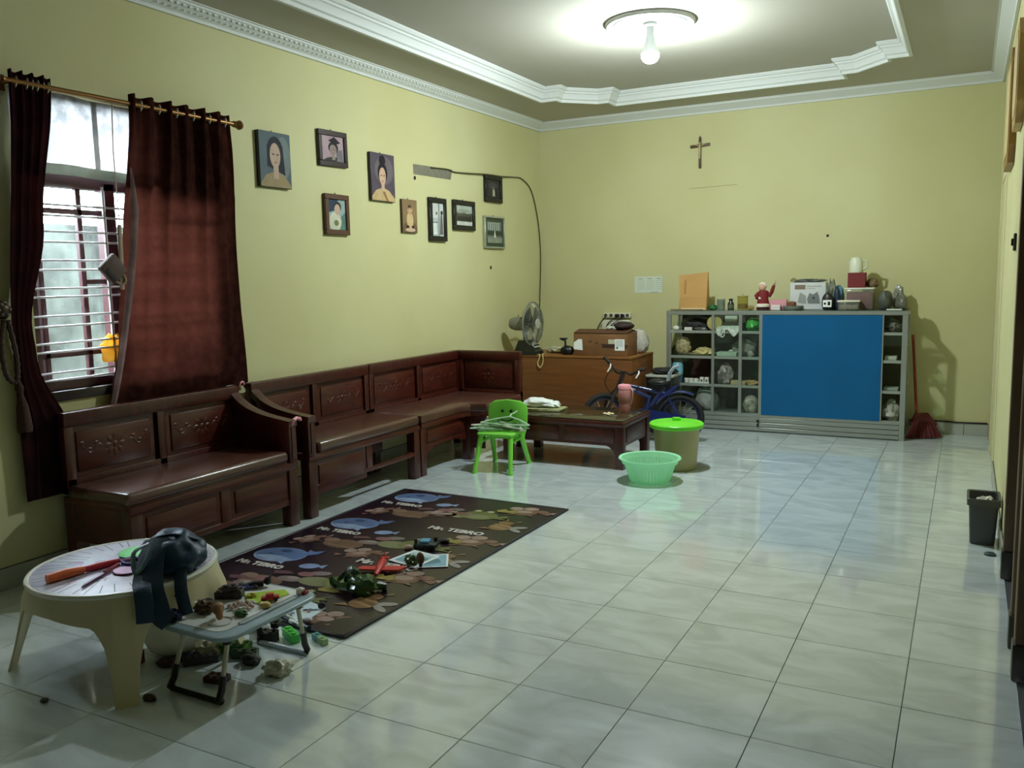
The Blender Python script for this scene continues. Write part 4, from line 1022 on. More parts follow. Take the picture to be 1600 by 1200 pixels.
for sx in (-1, 1):
    for sy in (-1, 1):
        x0, y0 = QX + sx * .105, QY + sy * .175
        x1, y1 = QX + sx * .118 + (-.02), QY + sy * .215
        b = MB(); b.cyl((x0, y0, QZ - .045), (x0, y0, QZ - .02), .016, .021, 10); jn = build('leg_joint', b, m_black, tt)
        b = MB(); b.cyl((x0, y0, QZ - .045), (x0 + (x1 - x0) * .62, y0 + (y1 - y0) * .62, .085), .0085, None, 10); build('leg', b, m_tube, tt)
        b = MB(); b.tube([(x0 + (x1 - x0) * .58, y0 + (y1 - y0) * .58, .098), (x0 + (x1 - x0) * .8, y0 + (y1 - y0) * .8, .05), (x1, y1 + sy * .006, .02), (x1, y1 - sy * .006, .010)], .0125, 8); build('foot_bend', b, m_black, tt)
for sy in (-1, 1):
    y1 = QY + sy * .215
    b = MB(); b.cyl((QX - .02 - .118, y1 - sy * .002, .011), (QX - .02 + .118, y1 - sy * .002, .011), .0095, None, 10); build('foot_bar', b, M('pale_foot_bar', (176, 190, 194), .35) if sy > 0 else m_blackmat, tt)

def brick(o, d, rgb, label, rot=0.0, studs=(2, 1), grp=None, name='toy_block'):
    t = thing(name, label, 'toy', o, rot, grp)
    mt_ = M('block_plastic', rgb, .38)
    b = MB(); b.span((-d[0] / 2, -d[1] / 2, 0), (d[0] / 2, d[1] / 2, d[2]), .002, 1); build('body', b, mt_, t, local=True)
    b = MB(); r = min(d[0] / studs[0], d[1] / studs[1]) * .3
    for i in range(studs[0]):
        for j in range(studs[1]): b.cyl((-d[0] / 2 + d[0] * (i + .5) / studs[0], -d[1] / 2 + d[1] * (j + .5) / studs[1], d[2]), (-d[0] / 2 + d[0] * (i + .5) / studs[0], -d[1] / 2 + d[1] * (j + .5) / studs[1], d[2] + r * .55), r, None, 8)
    build('studs', b, mt_, t, local=True); return t
def soft(name, label, cat, o, d, rgb, seed, rough=.6, amp=.14, freq=2.4, rot=0.0, grp=None, vary=(20, .3), sub=3, mat=None):
    b = MB(); b.lump((0, 0, 0), d, seed, amp, freq, sub)
    ob = build(name, b, mat or M(name + '_body', rgb, rough, vary=vary), origin=o, rot=rot, local=True)
    return tag(ob, label, cat, grp)
zt = QZ + .0028
soft('toy_animal', 'navy blue plastic toy at the bag-strap end of the tray', 'toy', (-2.282, -1.345, zt), (.07, .06, .035), (24, 34, 78), 2, .35, .35, 3.5)
soft('toy_animal', 'brown lumpy toy left of the croissant shaped toy on the tray', 'toy', (-2.235, -1.245, zt), (.085, .06, .04), (92, 62, 44), 4, .5, .3, 3.2)
t = thing('toy_croissant', 'tan ridged croissant shaped toy standing in the cup ring of the tray', 'toy', (-2.12, -1.283, zt))
b = MB(); pts = bez((-2.14, -1.268, zt + .012), (-2.145, -1.27, zt + .05), (-2.125, -1.285, zt + .06), (-2.105, -1.295, zt + .012), 15)
b.tube(pts, [.007 + .013 * math.sin(PI * k / 14) + .0025 * (k % 2) for k in range(15)], 10); build('body', b, M('croissant_tan', (166, 124, 86), .55, vary=(30, .25)), t)
brick((-2.262, -1.10, zt), (.10, .05, .028), (44, 34, 30), 'dark brown studded block lying in the middle of the tray', .5, (4, 2))
brick((-2.245, -1.115, zt + .034), (.055, .03, .018), (30, 24, 24), 'small black brown block stacked on the studded block', .9, (2, 1))
for k in range(14):
    a = k * 2.4; r = .012 + .034 * math.sqrt(k / 14)
    c = [(214, 178, 164), (228, 208, 196), (196, 148, 132), (220, 220, 208)][k % 4]
    soft('toy_bead', 'small pale pink and beige toy piece in the loose heap on the tray', 'toy', (-2.145 + r * math.cos(a), -1.155 + r * 1.1 * math.sin(a), zt), (.020, .017, .014), c, k, .5, .2, 2, grp='loose beige pieces on the tray', sub=2)
soft('toy_leaf', 'small green toy clump by the pen groove of the tray', 'toy', (-2.09, -1.215, zt), (.05, .035, .022), (62, 118, 62), 6, .6, .3, 4)
b = MB(); b.prism([(-2.235, -1.055, zt), (-2.125, -.955, zt), (-2.075, -.985, zt), (-2.098, -1.10, zt), (-2.16, -1.11, zt)], (0, 0, .0025))
tag(build('lime_card', b, M('lime_card', (156, 190, 38), .45), origin=(-2.14, -1.03, zt), smooth=0), 'lime green card lying flat on the far half of the tray', 'card')
soft('toy_flower', 'yellow small toy on the left edge of the lime card', 'toy', (-2.185, -1.065, zt), (.035, .03, .016), (206, 200, 70), 9, .5, .3, 4)
t = thing('toy_car', 'small red toy car on the lime card', 'toy', (-2.092, -1.066, zt + .0025), .75)
b = MB(); b.span((-.033, -.015, .006), (.033, .015, .018), .004); b.span((-.016, -.012, .016), (.014, .012, .028), .004); build('body', b, M('red_plastic', (176, 30, 34), .35), t, local=True)
for sx in (-.02, .02):
    for sy in (-1, 1): build('wheel', MB().cyl((sx, sy * .012, .007), (sx, sy * .018, .007), .007, None, 10), m_black, t, local=True)
soft('toy_bun', 'pale yellow bun shaped toy before the red toy car', 'toy', (-2.068, -1.118, zt), (.05, .034, .02), (222, 196, 112), 12, .5, .06, 2)
t = thing('toy_figure', 'black jointed toy figure lying on the far white corner of the tray', 'toy', (-2.24, -.975, zt))
b = MB(); b.tube([(-2.285, -1.01, zt + .010), (-2.255, -.985, zt + .013), (-2.225, -.962, zt + .012)], [.009, .013, .011], 8); build('body', b, m_black, t)
b = MB(); b.sph((-2.214, -.952, zt + .022), .016, 10, 8); b.prism([(-2.214, -.956, zt + .034), (-2.204, -.946, zt + .034), (-2.196, -.944, zt + .05)], (.004, -.004, 0)); build('head', b, m_black, t)
b = MB(); b.tube([(-2.285, -1.01, zt + .010), (-2.305, -1.005, zt + .012), (-2.308, -.985, zt + .008)], .006, 6); b.tube([(-2.25, -.985, zt + .012), (-2.225, -1.0, zt + .008)], .006, 6); build('limbs', b, m_black, t)
brick((-2.046, -.955, zt), (.022, .028, .018), (222, 226, 222), 'little white block at the far end of the pen groove', .1, (1, 1))
brick((-2.026, -.952, zt - .001), (.016, .026, .012), (150, 30, 44), 'little dark red block at the far corner of the tray', .1, (1, 1))
brick((-2.262, -1.01, zt), (.075, .024, .012), (64, 70, 130), 'flat indigo block at the left far edge of the tray', .9, (3, 1))

# round white bowl under the tables
b = MB(); b.lathe([(.0, .004), (.06, .004), (.105, .03), (.128, .085), (.120, .14), (.09, .175), (.05, .19), (.0, .192)], (-2.535, -1.125, 0), 40)
tag(build('white_pot', b, M('white_pot', (244, 240, 226), .4), origin=(-2.535, -1.125, 0)), 'rounded white plastic pot on the floor under the round table edge', 'pot')

# toys on the floor around the tray
brick((-2.585, -1.262, 0), (.035, .022, .05), (132, 44, 22), 'rust red upright block on the floor beside the white pot', .4, (1, 1))
soft('toy_cup', 'dull maroon toy lying left of the dark bars under the tray', 'toy', (-2.47, -1.24, 0), (.075, .045, .03), (82, 46, 50), 21)
brick((-2.365, -1.165, 0), (.125, .035, .03), (52, 44, 52), 'long dark plum block under the tray, nearer of the two bars', .85, (5, 1))
brick((-2.425, -1.165, 0), (.11, .03, .026), (56, 66, 76), 'long slate block under the tray, farther of the two bars', .85, (5, 1))
brick((-2.335, -1.035, 0), (.14, .06, .034), (64, 120, 44), 'green double block on the floor under the middle of the tray', .3, (4, 2))
brick((-2.25, -1.055, 0), (.10, .034, .03), (40, 66, 30), 'dark green block right of the green double block under the tray', .5, (3, 1))
soft('toy_ball', 'dark olive rounded toy on the floor right of the tray leg', 'toy', (-2.19, -1.085, 0), (.085, .06, .04), (44, 42, 24), 23)
soft('plastic_wrapper', 'whitish crumpled wrapper on the open tile right of the tray', 'wrapper', (-2.035, -1.105, 0), (.10, .085, .05), (206, 204, 180), 25, .4, .3, 3.5, vary=(30, .15))
soft('plastic_wrapper', 'pale heap of crumpled plastic under the left part of the tray', 'wrapper', (-2.40, -1.10, 0), (.10, .08, .05), (196, 190, 160), 26, .5, .25, 3, vary=(30, .15))
b = MB(); b.box((0, 0, .025), (.07, .055, .05), None, .008); tag(build('clear_box', b, clear_mat('clear_box_plastic', (240, 240, 236), .3, .15, (210, 210, 206)), origin=(-2.325, -.90, 0), local=True, rot=.4), 'small clear plastic box on the floor under the far half of the tray', 'box')
brick((-2.268, -.912, 0), (.07, .055, .045), (32, 32, 28), 'black block on the floor with a raised end, beside the bright green one', .3, (2, 2))
brick((-2.25, -.88, .0565), (.032, .045, .02), (30, 30, 28), 'black block stacked on the larger black block', .3, (1, 1))
brick((-2.205, -.85, 0), (.105, .04, .034), (70, 190, 74), 'bright green long block on the floor under the tray end', -.5, (3, 1))
brick((-2.10, -.815, 0), (.045, .028, .026), (90, 150, 150), 'teal half of a small block pair by the tray foot', -.4, (1, 1))
brick((-2.058, -.832, 0), (.045, .028, .026), (150, 182, 128), 'pale green half of a small block pair by the tray foot', -.4, (1, 1))
soft('toy_piece', 'blue and white broken toy piece on the floor under the tray', 'toy', (-2.40, -.845, 0), (.11, .06, .03), (96, 118, 160), 31, vary=(26, .8))
brick((-2.195, -1.245, 0), (.085, .05, .022), (72, 30, 34), 'dark maroon flat block on the floor under the near end of the tray', .2, (3, 2))
soft('toy_piece', 'small dark green speck of a toy alone on the tiles left of the tables', 'toy', (-2.62, -1.62, 0), (.03, .026, .014), (40, 60, 34), 33, sub=2)
soft('toy_piece', 'dark brown toy scrap on the tiles in front of the near tray foot', 'toy', (-2.30, -1.45, 0), (.06, .035, .02), (60, 40, 24), 34, sub=2)
# toys at the near end of the mat
zm = .0085
ch = thing('picture_sheet', 'bluish white activity sheet with small pictures on the near end of the mat', 'sheet', (-2.36, -.64, zm))
b = MB(); b.prism([(-2.50, -.625, zm), (-2.385, -.525, zm), (-2.275, -.555, zm), (-2.26, -.66, zm), (-2.30, -.745, zm), (-2.44, -.73, zm)], (0, 0, .003)); build('sheet', b, M('sheet_blue_white', (196, 214, 222), .4), ch, smooth=0)
b = MB(); mats = [pm((60, 70, 80)), pm((214, 222, 220)), pm((150, 120, 90)), pm((90, 110, 130))]; rnd = random.Random(2)
for k in range(18):
    b.mi = k % 4; q = ell(-2.375 + rnd.uniform(-.07, .07), -.64 + rnd.uniform(-.06, .05), rnd.uniform(.008, .02), rnd.uniform(.006, .012), 8, rot=rnd.uniform(0, 3))
    b.face([(x, y, zm + .0033 + .0001 * k) for x, y in q])
build('printed_pictures', b, mats, ch, smooth=0)
t = thing('toy_bar', 'dark toy bar with a row of white studs on the sheet edge', 'toy', (-2.315, -.735, zm + .003), -.35)
b = MB(); b.span((-.075, -.014, 0), (.075, .014, .014), .003); build('body', b, M('dark_teal_bar', (26, 44, 52), .4), t, local=True)
b = MB()
for k in range(8): b.cyl((-.065 + k * .0185, 0, .014), (-.065 + k * .0185, 0, .022), .0065, None, 8)
build('studs', b, m_paper, t, local=True)
t = thing('marker_pen', 'white and grey marker pen lying along the near mat edge', 'pen', (-2.245, -.765, zm + .012))
b = MB(); b.cyl((-2.30, -.748, zm + .012), (-2.205, -.770, zm + .012), .0105, None, 12); build('barrel', b, M('pen_white', (206, 212, 214), .3), t)
b = MB(); b.cyl((-2.205, -.770, zm + .012), (-2.175, -.777, zm + .012), .0115, None, 12); build('cap', b, M('pen_navy', (30, 40, 66), .35), t)
brick((-2.41, -.66, zm + .0038), (.05, .03, .022), (26, 40, 46), 'dark slate block on the activity sheet', .2, (2, 1))
soft('toy_piece', 'small black toy at the right edge of the activity sheet', 'toy', (-2.29, -.565, zm + .0034), (.035, .03, .03), (20, 20, 30), 36, sub=2)
b = MB(); b.sph((-2.245, -.705, zm + .012), (.022, .018, .012), 14, 8); tag(build('toy_egg', b, M('white_egg', (206, 210, 222), .35), origin=(-2.245, -.705, zm)), 'white oval toy beside the far tray foot', 'toy')
# green toy, plane and cards on the mat
t = thing('toy_monster', 'glossy green crouching toy creature lying on the middle of the mat', 'toy', (-2.29, -.33, zm))
mgt = M('glossy_green_toy', (58, 92, 44), .16, vary=(14, .5), rgb2=(30, 56, 30))
b = MB(); b.lump((-2.245, -.335, zm), (.15, .12, .085), 41, .16, 2.4); build('body', b, mgt, t)
b = MB(); b.lump((-2.335, -.29, zm + .02), (.085, .08, .075), 43, .2, 3); build('head', b, M('dark_green_toy', (54, 74, 58), .25, vary=(18, .5)), t)
b = MB(); b.tube([(-2.29, -.37, zm + .035), (-2.36, -.36, zm + .02), (-2.415, -.335, zm + .022), (-2.43, -.33, zm + .045)], [.022, .018, .018, .012], 8); b.tube([(-2.34, -.30, zm + .05), (-2.375, -.28, zm + .06), (-2.42, -.29, zm + .02)], [.016, .013, .011], 8); build('arms', b, mgt, t)
b = MB(); b.tube([(-2.20, -.30, zm + .03), (-2.17, -.27, zm + .02), (-2.165, -.28, zm + .004)], [.022, .018, .014], 8); build('foot', b, mgt, t)
t = thing('toy_plane', 'red toy aeroplane lying on the mat behind the green creature', 'toy', (-2.35, -.06, zm))
mr = M('red_toy_plane', (190, 44, 48), .36)
b = MB(); b.tube([(-2.415, .06, zm + .016), (-2.38, .0, zm + .022), (-2.345, -.07, zm + .020), (-2.315, -.145, zm + .012)], [.010, .020, .021, .009], 10); build('fuselage', b, mr, t)
b = MB(); b.prism([(-2.455, -.135, zm + .012), (-2.44, -.085, zm + .012), (-2.26, .0, zm + .012), (-2.232, -.01, zm + .012), (-2.245, -.06, zm + .012), (-2.34, -.10, zm + .012)], (0, 0, .008)); build('wing', b, mr, t)
b = MB(); b.prism([(-2.44, .045, zm + .020), (-2.425, .07, zm + .020), (-2.385, .075, zm + .020), (-2.385, .055, zm + .020)], (0, 0, .005)); b.prism([(-2.41, .05, zm + .022), (-2.418, .072, zm + .022), (-2.42, .072, zm + .048)], (.004, .002, 0)); build('tail', b, mr, t)
def card(name, pts, z0, rgb, inner, label):
    t = thing(name, label, 'card', (sum(p[0] for p in pts) / 4, sum(p[1] for p in pts) / 4, z0), 0, 'picture cards on the mat')
    build('card_sheet', MB().prism([(*p, z0) for p in pts], (0, 0, .002)), M('card_white', (226, 232, 234), .4), t, smooth=0)
    c = Vector((sum(p[0] for p in pts) / 4, sum(p[1] for p in pts) / 4))
    def at(u, v):
        a = Vector(pts[0]).lerp(Vector(pts[1]), u); d = Vector(pts[3]).lerp(Vector(pts[2]), u); return tuple(a.lerp(d, v))
    b = MB(); mats = []
    for k, (col, poly) in enumerate(inner):
        mm = pm(col); 
        if mm not in mats: mats.append(mm)
        b.mi = mats.index(mm); b.face([(*at(u, v), z0 + .0024 + .0002 * k) for u, v in poly])
    build('printed_picture', b, mats, t, smooth=0)
pic1 = [((128, 176, 196), [(.1, .1), (.9, .1), (.9, .9), (.1, .9)]), ((84, 122, 118), [(.1, .45), (.5, .3), (.9, .5), (.9, .62), (.1, .62)]), ((206, 222, 226), [(.1, .7), (.9, .75), (.9, .9), (.1, .9)])]
pic2 = [((134, 184, 206), [(.06, .06), (.94, .06), (.94, .94), (.06, .94)]), ((90, 140, 160), [(.2, .2), (.8, .3), (.7, .7), (.3, .6)]), ((190, 212, 214), ell(.6, .7, .15, .12, 10))]
card('picture_card', [(-2.222, .033), (-2.074, .122), (-2.175, .29), (-2.33, .205)], zm + .002, 0, pic2, 'blue picture card under the larger pale card, right one on the mat')
card('picture_card', [(-2.40, .075), (-2.205, .035), (-2.19, .235), (-2.37, .265)], zm + .0048, 0, pic1, 'larger pale picture card behind the red plane')
soft('toy_piece', 'small glossy green toy on the pale picture card', 'toy', (-2.255, .07, zm + .0085), (.075, .055, .045), (66, 92, 44), 51, .2, .2, 3)
t = thing('toy_tree', 'brown rounded toy standing before the pale picture card', 'toy', (-2.19, .055, zm + .0085))
build('crown', MB().sph((-2.19, .055, zm + .05), (.022, .016, .032), 12, 10), M('toy_brown', (104, 78, 44), .5, vary=(40, .3)), t); build('stem', MB().cyl((-2.19, .055, zm + .0085), (-2.19, .055, zm + .03), .009, None, 8), M('toy_brown_stem', (70, 46, 30), .5), t)
t = thing('toy_tank', 'small black and blue toy vehicle on the mat near its middle', 'toy', (-2.345, .34, zm), .3)
b = MB(); b.span((-.06, -.04, .012), (.06, .04, .03), .004); build('body', b, M('tank_slate', (40, 56, 58), .4), t, local=True)
b = MB(); b.span((-.03, -.028, .03), (.02, .028, .044), .004); build('cabin', b, M('tank_blue', (96, 160, 196), .35), t, local=True)
for sx in (-.045, -.015, .015, .045):
    for sy in (-1, 1): build('wheel', MB().cyl((sx, sy * .036, .014), (sx, sy * .046, .014), .014, None, 10), m_black, t, local=True)
b = MB(); b.cyl((-.05, -.025, .03), (-.05, -.025, .055), .009, None, 8); b.cyl((.045, .025, .03), (.045, .025, .052), .011, None, 8); build('turret', b, m_black, t, local=True)
soft('toy_piece', 'dark small toy right of the toy vehicle on the mat', 'toy', (-2.305, .455, zm), (.06, .04, .024), (46, 44, 38), 53, sub=2)
soft('toy_piece', 'pale pink crumpled scrap left of the toy vehicle on the mat', 'toy', (-2.42, .28, zm), (.05, .04, .024), (196, 168, 160), 54, sub=2)

# ------------------------------------------------------------------ brown cupboard behind the corner bench
KX0, KX1, KY0, KY1, KZ = -3.835, -2.455, 3.82, 4.40, .70
kb = thing('low_cupboard', 'wide low brown cupboard with a plain front behind the corner bench', 'cupboard', (-3.1, 4.1, 0))
m_cup = M('orange_brown_veneer', (118, 72, 32), .42, vary=(5, .28), stretch=(.7, 1, 8), bump=(40, .05))
b = MB(); b.span((KX0, KY0 + .02, .03), (KX1 - .004, KY1, KZ - .022), .003); build('carcass', b, m_cup, kb)
b = MB(); b.span((KX0, KY0, KZ - .022), (KX1, KY1, KZ), .005); build('top_board', b, M('veneer_top', (134, 88, 42), .4, vary=(5, .25), stretch=(.7, 1, 8)), kb)
b = MB(); b.span((KX0 + .01, KY0 + .006, .06), (KX1 - .006, KY0 + .022, KZ - .026), .002); build('front_panel', b, m_cup, kb)
b = MB(); b.span((KX0 + .03, KY0 + .04, 0), (KX1 - .04, KY1 - .02, .03)); build('base', b, m_dark, kb)
b = MB(); b.span((KX1 - .005, KY0 + .05, .06), (KX1 + .003, KY1 - .05, KZ - .06), .003); build('side_panel', b, m_cup, kb)

# table fan
fx, fy, fz = -3.50, 3.90, .985
fan = thing('table_fan', 'grey table fan on a black base at the left end of the cupboard', 'fan', (fx, fy, KZ))
m_fan = M('fan_grey', (92, 94, 84), .4, .2)
m_wire = M('fan_wire', (120, 122, 112), .35, .5)
b = MB(); P = [(fx - .13, fy - .085, KZ), (fx + .10, fy - .085, KZ), (fx + .10, fy + .085, KZ), (fx - .13, fy + .085, KZ)]
b.loft([P, [(fx - .13, fy - .08, KZ + .03), (fx + .095, fy - .08, KZ + .03), (fx + .095, fy + .08, KZ + .03), (fx - .13, fy + .08, KZ + .03)], [(fx - .10, fy - .05, KZ + .13), (fx - .01, fy - .05, KZ + .13), (fx - .01, fy + .05, KZ + .13), (fx - .10, fy + .05, KZ + .13)]])
base = build('base', b, m_black, fan, smooth=0)
b = MB(); b.prism([(fx + .072, fy - .055, KZ + .06), (fx + .072, fy + .055, KZ + .06), (fx + .018, fy + .045, KZ + .11), (fx + .018, fy - .045, KZ + .11)], (.006, 0, .006)); cp = build('control_panel', b, M('fan_panel', (176, 178, 160), .4), base, smooth=0)
b = MB()
for k in range(4): b.box((fx + .063, fy - .036 + k * .024, KZ + .085), (.02, .014, .012))
build('button', b, m_black, cp)
b = MB(); b.cyl((fx - .05, fy, KZ + .12), (fx - .05, fy, fz), .022, None, 12); build('neck', b, m_fan, fan)
b = MB(); b.tube([(fx - .01, fy, fz), (fx - .06, fy, fz), (fx - .15, fy, fz), (fx - .20, fy, fz), (fx - .215, fy, fz)], [.055, .066, .066, .05, .02], 18); b.cyl((fx - .12, fy, fz + .06), (fx - .12, fy, fz + .085), .006, None, 8); build('motor_housing', b, M('motor_grey', (118, 118, 100), .45), fan)
R_ = .205
def cring(x, r): return [(x, fy + r * math.cos(2 * PI * k / 48), fz + r * math.sin(2 * PI * k / 48)) for k in range(49)]
b = MB(); b.tube(cring(fx + .03, R_), .0075, 8); build('guard_rim', b, M('guard_rim', (150, 152, 144), .3, .6), fan)
for nm, sx in (('front_guard', 1), ('rear_guard', -1)):
    b = MB()
    for k in range(56):
        a = 2 * PI * k / 56; c, s_ = math.cos(a), math.sin(a)
        pr_ = [(fx + .03 + sx * .052, .045), (fx + .03 + sx * .05, .10), (fx + .03 + sx * .038, .165), (fx + .03, R_)]
        b.tube([(x, fy + r * c, fz + r * s_) for x, r in pr_], .0015, 4)
    for r, x in ((.10, .05), (.155, .04)): b.tube(cring(fx + .03 + sx * x, r), .0015, 4)
    g = build(nm, b, m_wire, fan, smooth=0)
b = MB(); b.cyl((fx + .078, fy, fz), (fx + .086, fy, fz), .052, .046, 28); build('hub_badge', b, M('fan_badge', (170, 172, 156), .35), fan)
b = MB(); b.cyl((fx, fy, fz), (fx + .055, fy, fz), .034, .026, 16)
build('blade_hub', b, m_fan, fan)
for k in range(3):
    b = MB(); a0 = .5 + k * 2 * PI / 3
    def bl(u, v):
        r = .03 + .155 * v; a = a0 + (u - .5) * (.5 + .75 * v * (1 - .35 * v)); return (fx + .03 + (u - .5) * -.045, fy + r * math.cos(a), fz + r * math.sin(a))
    b.grid(bl, 8, 8); build('blade', b, clear_mat('smoky_blade', (120, 126, 116), .55, .1, (96, 100, 90)), fan)
b = MB(); b.tube(spline([(fx + .115, fy - .06, KZ + .006), (fx + .14, KY0 - .004, KZ - .01), (fx + .12, KY0 - .012, KZ - .08), (fx + .15, KY0 - .014, KZ - .115), (fx + .175, KY0 - .012, KZ - .06), (fx + .17, KY0 - .002, KZ + .006), (fx + .15, fy, KZ + .006)], 6), .0055, 6)
tag(build('cord_loop', b, M('cream_cord', (196, 176, 120), .5), origin=(fx + .14, KY0, KZ)), 'cream cord loop hanging over the cupboard front beside the fan', 'cord')
soft('plastic_bag', 'low heap of whitish plastic between the fan and the black telephone shaped thing', 'bag', (-3.30, 4.08, KZ), (.20, .14, .06), (196, 192, 160), 61, .45, .25, 3)
t = thing('camera_rig', 'black camera like gadget with a raised bracket left of the carton', 'gadget', (-3.14, 3.93, KZ))
b = MB(); b.lump((-3.13, 3.93, KZ), (.13, .09, .085), 62, .1, 2); build('body', b, m_black, t)
b = MB(); b.tube([(-3.15, 3.93, KZ + .07), (-3.15, 3.93, KZ + .13), (-3.19, 3.92, KZ + .145)], .010, 8); b.box((-3.165, 3.925, KZ + .148), (.075, .03, .014), .2, .004); build('bracket', b, m_black, t)
bx = thing('cardboard_carton', 'brown cardboard carton with white labels on the cupboard', 'carton', (-2.76, 4.0, KZ))
m_card = M('corrugated_brown', (126, 86, 48), .75, vary=(6, .25), stretch=(1, 1, 3))
b = MB(); b.span((-3.035, 3.86, KZ), (-2.515, 4.12, KZ + .205), .003); build('body', b, m_card, bx)
b = MB(); b.prism([(-3.03, 3.855, KZ + .207), (-2.515, 3.855, KZ + .207), (-2.512, 3.98, KZ + .230), (-3.035, 3.98, KZ + .230)], (0, 0, .005)); b.prism([(-3.03, 4.12, KZ + .207), (-2.515, 4.12, KZ + .207), (-2.512, 3.99, KZ + .232), (-3.035, 3.99, KZ + .232)], (0, 0, .005)); build('flap', b, M('carton_flap', (84, 50, 28), .75), bx, smooth=0)
b = MB(); b.prism([(-3.034, 3.8585, KZ + .058), (-2.945, 3.8585, KZ + .050), (-2.95, 3.8585, KZ + .150), (-2.985, 3.8585, KZ + .152), (-3.03, 3.8585, KZ + .122)], (0, -.0015, 0)); build('label', b, m_paper, bx, smooth=0)
b = MB(); b.span((-2.633, 3.857, KZ + .053), (-2.541, 3.8592, KZ + .155)); lb = build('label', b, m_paper, bx, smooth=0)
b = MB(); b.span((-2.695, 3.8575, KZ + .112), (-2.634, 3.8592, KZ + .152)); build('label', b, M('label_dull', (190, 186, 160), .7), bx, smooth=0)
b = MB()
for k in range(5): b.span((-2.625, 3.8562, KZ + .14 - k * .012), (-2.555, 3.857, KZ + .143 - k * .012))
b.face([(x, 3.8562, z) for x, z in ell(-2.61, KZ + .078, .010, .010, 10)])
build('label_print', b, M('label_ink', (90, 92, 90), .7), lb, smooth=0)
b = MB(); b.span((-2.755, 3.8585, KZ + .075), (-2.633, 3.8598, KZ + .108)); b.span((-2.538, 3.8585, KZ + .075), (-2.515, 3.8598, KZ + .105)); build('printed_band', b, M('print_dark_brown', (54, 32, 18), .75), bx, smooth=0)
for k in range(3): 
    b = MB(); b.face([(x, 3.8588, z) for x, z in ell(-2.87 + k * .06, KZ + .13 - k * .012, .018, .012, 12)]); build('printed_mark', b, M('print_brown', (92, 58, 30), .75), bx, smooth=0)
soft('cap', 'dark brown cap lying on top of the carton at its right end', 'cap', (-2.60, 4.00, KZ + .2375), (.19, .17, .07), (50, 32, 28), 64, .7, .08, 1.6)
soft('paper_scrap', 'small white crumpled scrap beside the cap on the carton', 'scrap', (-2.735, 3.99, KZ + .2375), (.075, .05, .025), (220, 220, 204), 65, .7, .3, 3, sub=2)
soft('plastic_bag', 'translucent whitish filled bag at the right end of the cupboard', 'bag', (-2.555, 4.26, KZ), (.19, .22, .225), (196, 190, 180), 66, .3, .10, 3.2, vary=(30, .3))

# ------------------------------------------------------------------ black box behind the bicycle
t = thing('black_storage_bin', 'black tapered bin with a whitish rim between the cupboard and the cabinet', 'bin', (-2.27, 4.08, 0))
def rrl(cx_, cy_, w_, d_, z, r=.025): return [(x, y, z) for x, y in rrect(cx_, cy_, w_, d_, r, 5)]
b = MB(); b.loft([rrl(-2.262, 4.10, .20, .20, .0), rrl(-2.262, 4.10, .25, .26, .50), rrl(-2.262, 4.10, .25, .26, .514)]); build('body', b, m_black, t)
b = MB(); b.loft([rrl(-2.262, 4.10, .258, .268, .512), rrl(-2.262, 4.10, .262, .272, .516), rrl(-2.262, 4.10, .262, .272, .526), rrl(-2.262, 4.10, .254, .264, .53)]); build('rim', b, M('bin_rim', (170, 172, 160), .45), t)
soft('black_bag', 'black soft bag lying on top of the black bin', 'bag', (-2.26, 4.12, .531), (.23, .22, .06), (24, 24, 24), 71, .6)
b = MB(); b.loft([[(-2.255 + r * math.cos(2 * PI * k / 40), y, .575 + r * math.sin(2 * PI * k / 40)) for k in range(40)] for r, y in ((.19, YB - .001), (.205, YB - .012), (.205, YB - .03), (.195, YB - .034), (.18, YB - .016), (.02, YB - .012))])
tag(build('round_tray', b, M('olive_tray', (82, 88, 44), .55, vary=(4, .2)), origin=(-2.255, YB, .575)), 'olive round tray hanging on the back wall half behind the cabinet', 'tray')

# ------------------------------------------------------------------ child's bicycle
bk = thing('child_bicycle', "dark blue child's bicycle standing behind the coffee table", 'bicycle', (-2.3, 3.6, 0))
m_tyre = M('tyre_rubber', (16, 16, 18), .75); m_blue = M('dark_blue_paint', (26, 38, 92), .3, coat=.4); m_rim = M('rim_dark_blue', (30, 32, 66), .35)
RW = Vector((-1.985, 3.70, .205)); FW = Vector((-2.625, 3.56, .205)); dirb = Vector((RW.x - FW.x, RW.y - FW.y, 0)).normalized(); nb_ = Vector((-dirb.y, dirb.x, 0))
def wheel(c, d):
    n_ = Vector((-d.y, d.x, 0))
    ringp = lambda r, o_=0: [tuple(c + d * r * math.cos(2 * PI * k / 40) + Vector((0, 0, 1)) * r * math.sin(2 * PI * k / 40) + n_ * o_) for k in range(41)]
    b = MB(); b.tube(ringp(.183), .022, 10); ty = build('tyre', b, m_tyre, bk)
    b = MB(); b.tube(ringp(.155), .011, 8); b.cyl(c - n_ * .04, c + n_ * .04, .016, None, 12); rm = build('rim', b, m_rim, bk)
    b = MB()
    for k in range(16):
        a = 2 * PI * k / 16; b.cyl(c + n_ * (.015 if k % 2 else -.015), c + d * .15 * math.cos(a) + Vector((0, 0, .15 * math.sin(a))), .0018, None, 5)
    build('spokes', b, m_chrome, rm)
wheel(RW, dirb); fd = Vector((.72, .69, 0)).normalized(); wheel(FW, fd)
HT = FW + Vector((.13, .035, .27)); fn_ = Vector((-fd.y, fd.x, 0))
b = MB()
for s in (-1, 1): b.tube([FW + fn_ * .05 * s, FW + fn_ * .05 * s + Vector((.06, .015, .17)), HT - Vector((.01, 0, .02))], [.012, .013, .014], 8)
build('fork', b, M('fork_dark', (40, 30, 30), .4), bk)
b = MB(); b.cyl(HT - Vector((.02, .004, .05)), HT + Vector((.035, .008, .10)), .022, None, 12); build('head_tube', b, M('head_tube_dark', (44, 30, 32), .35), bk)
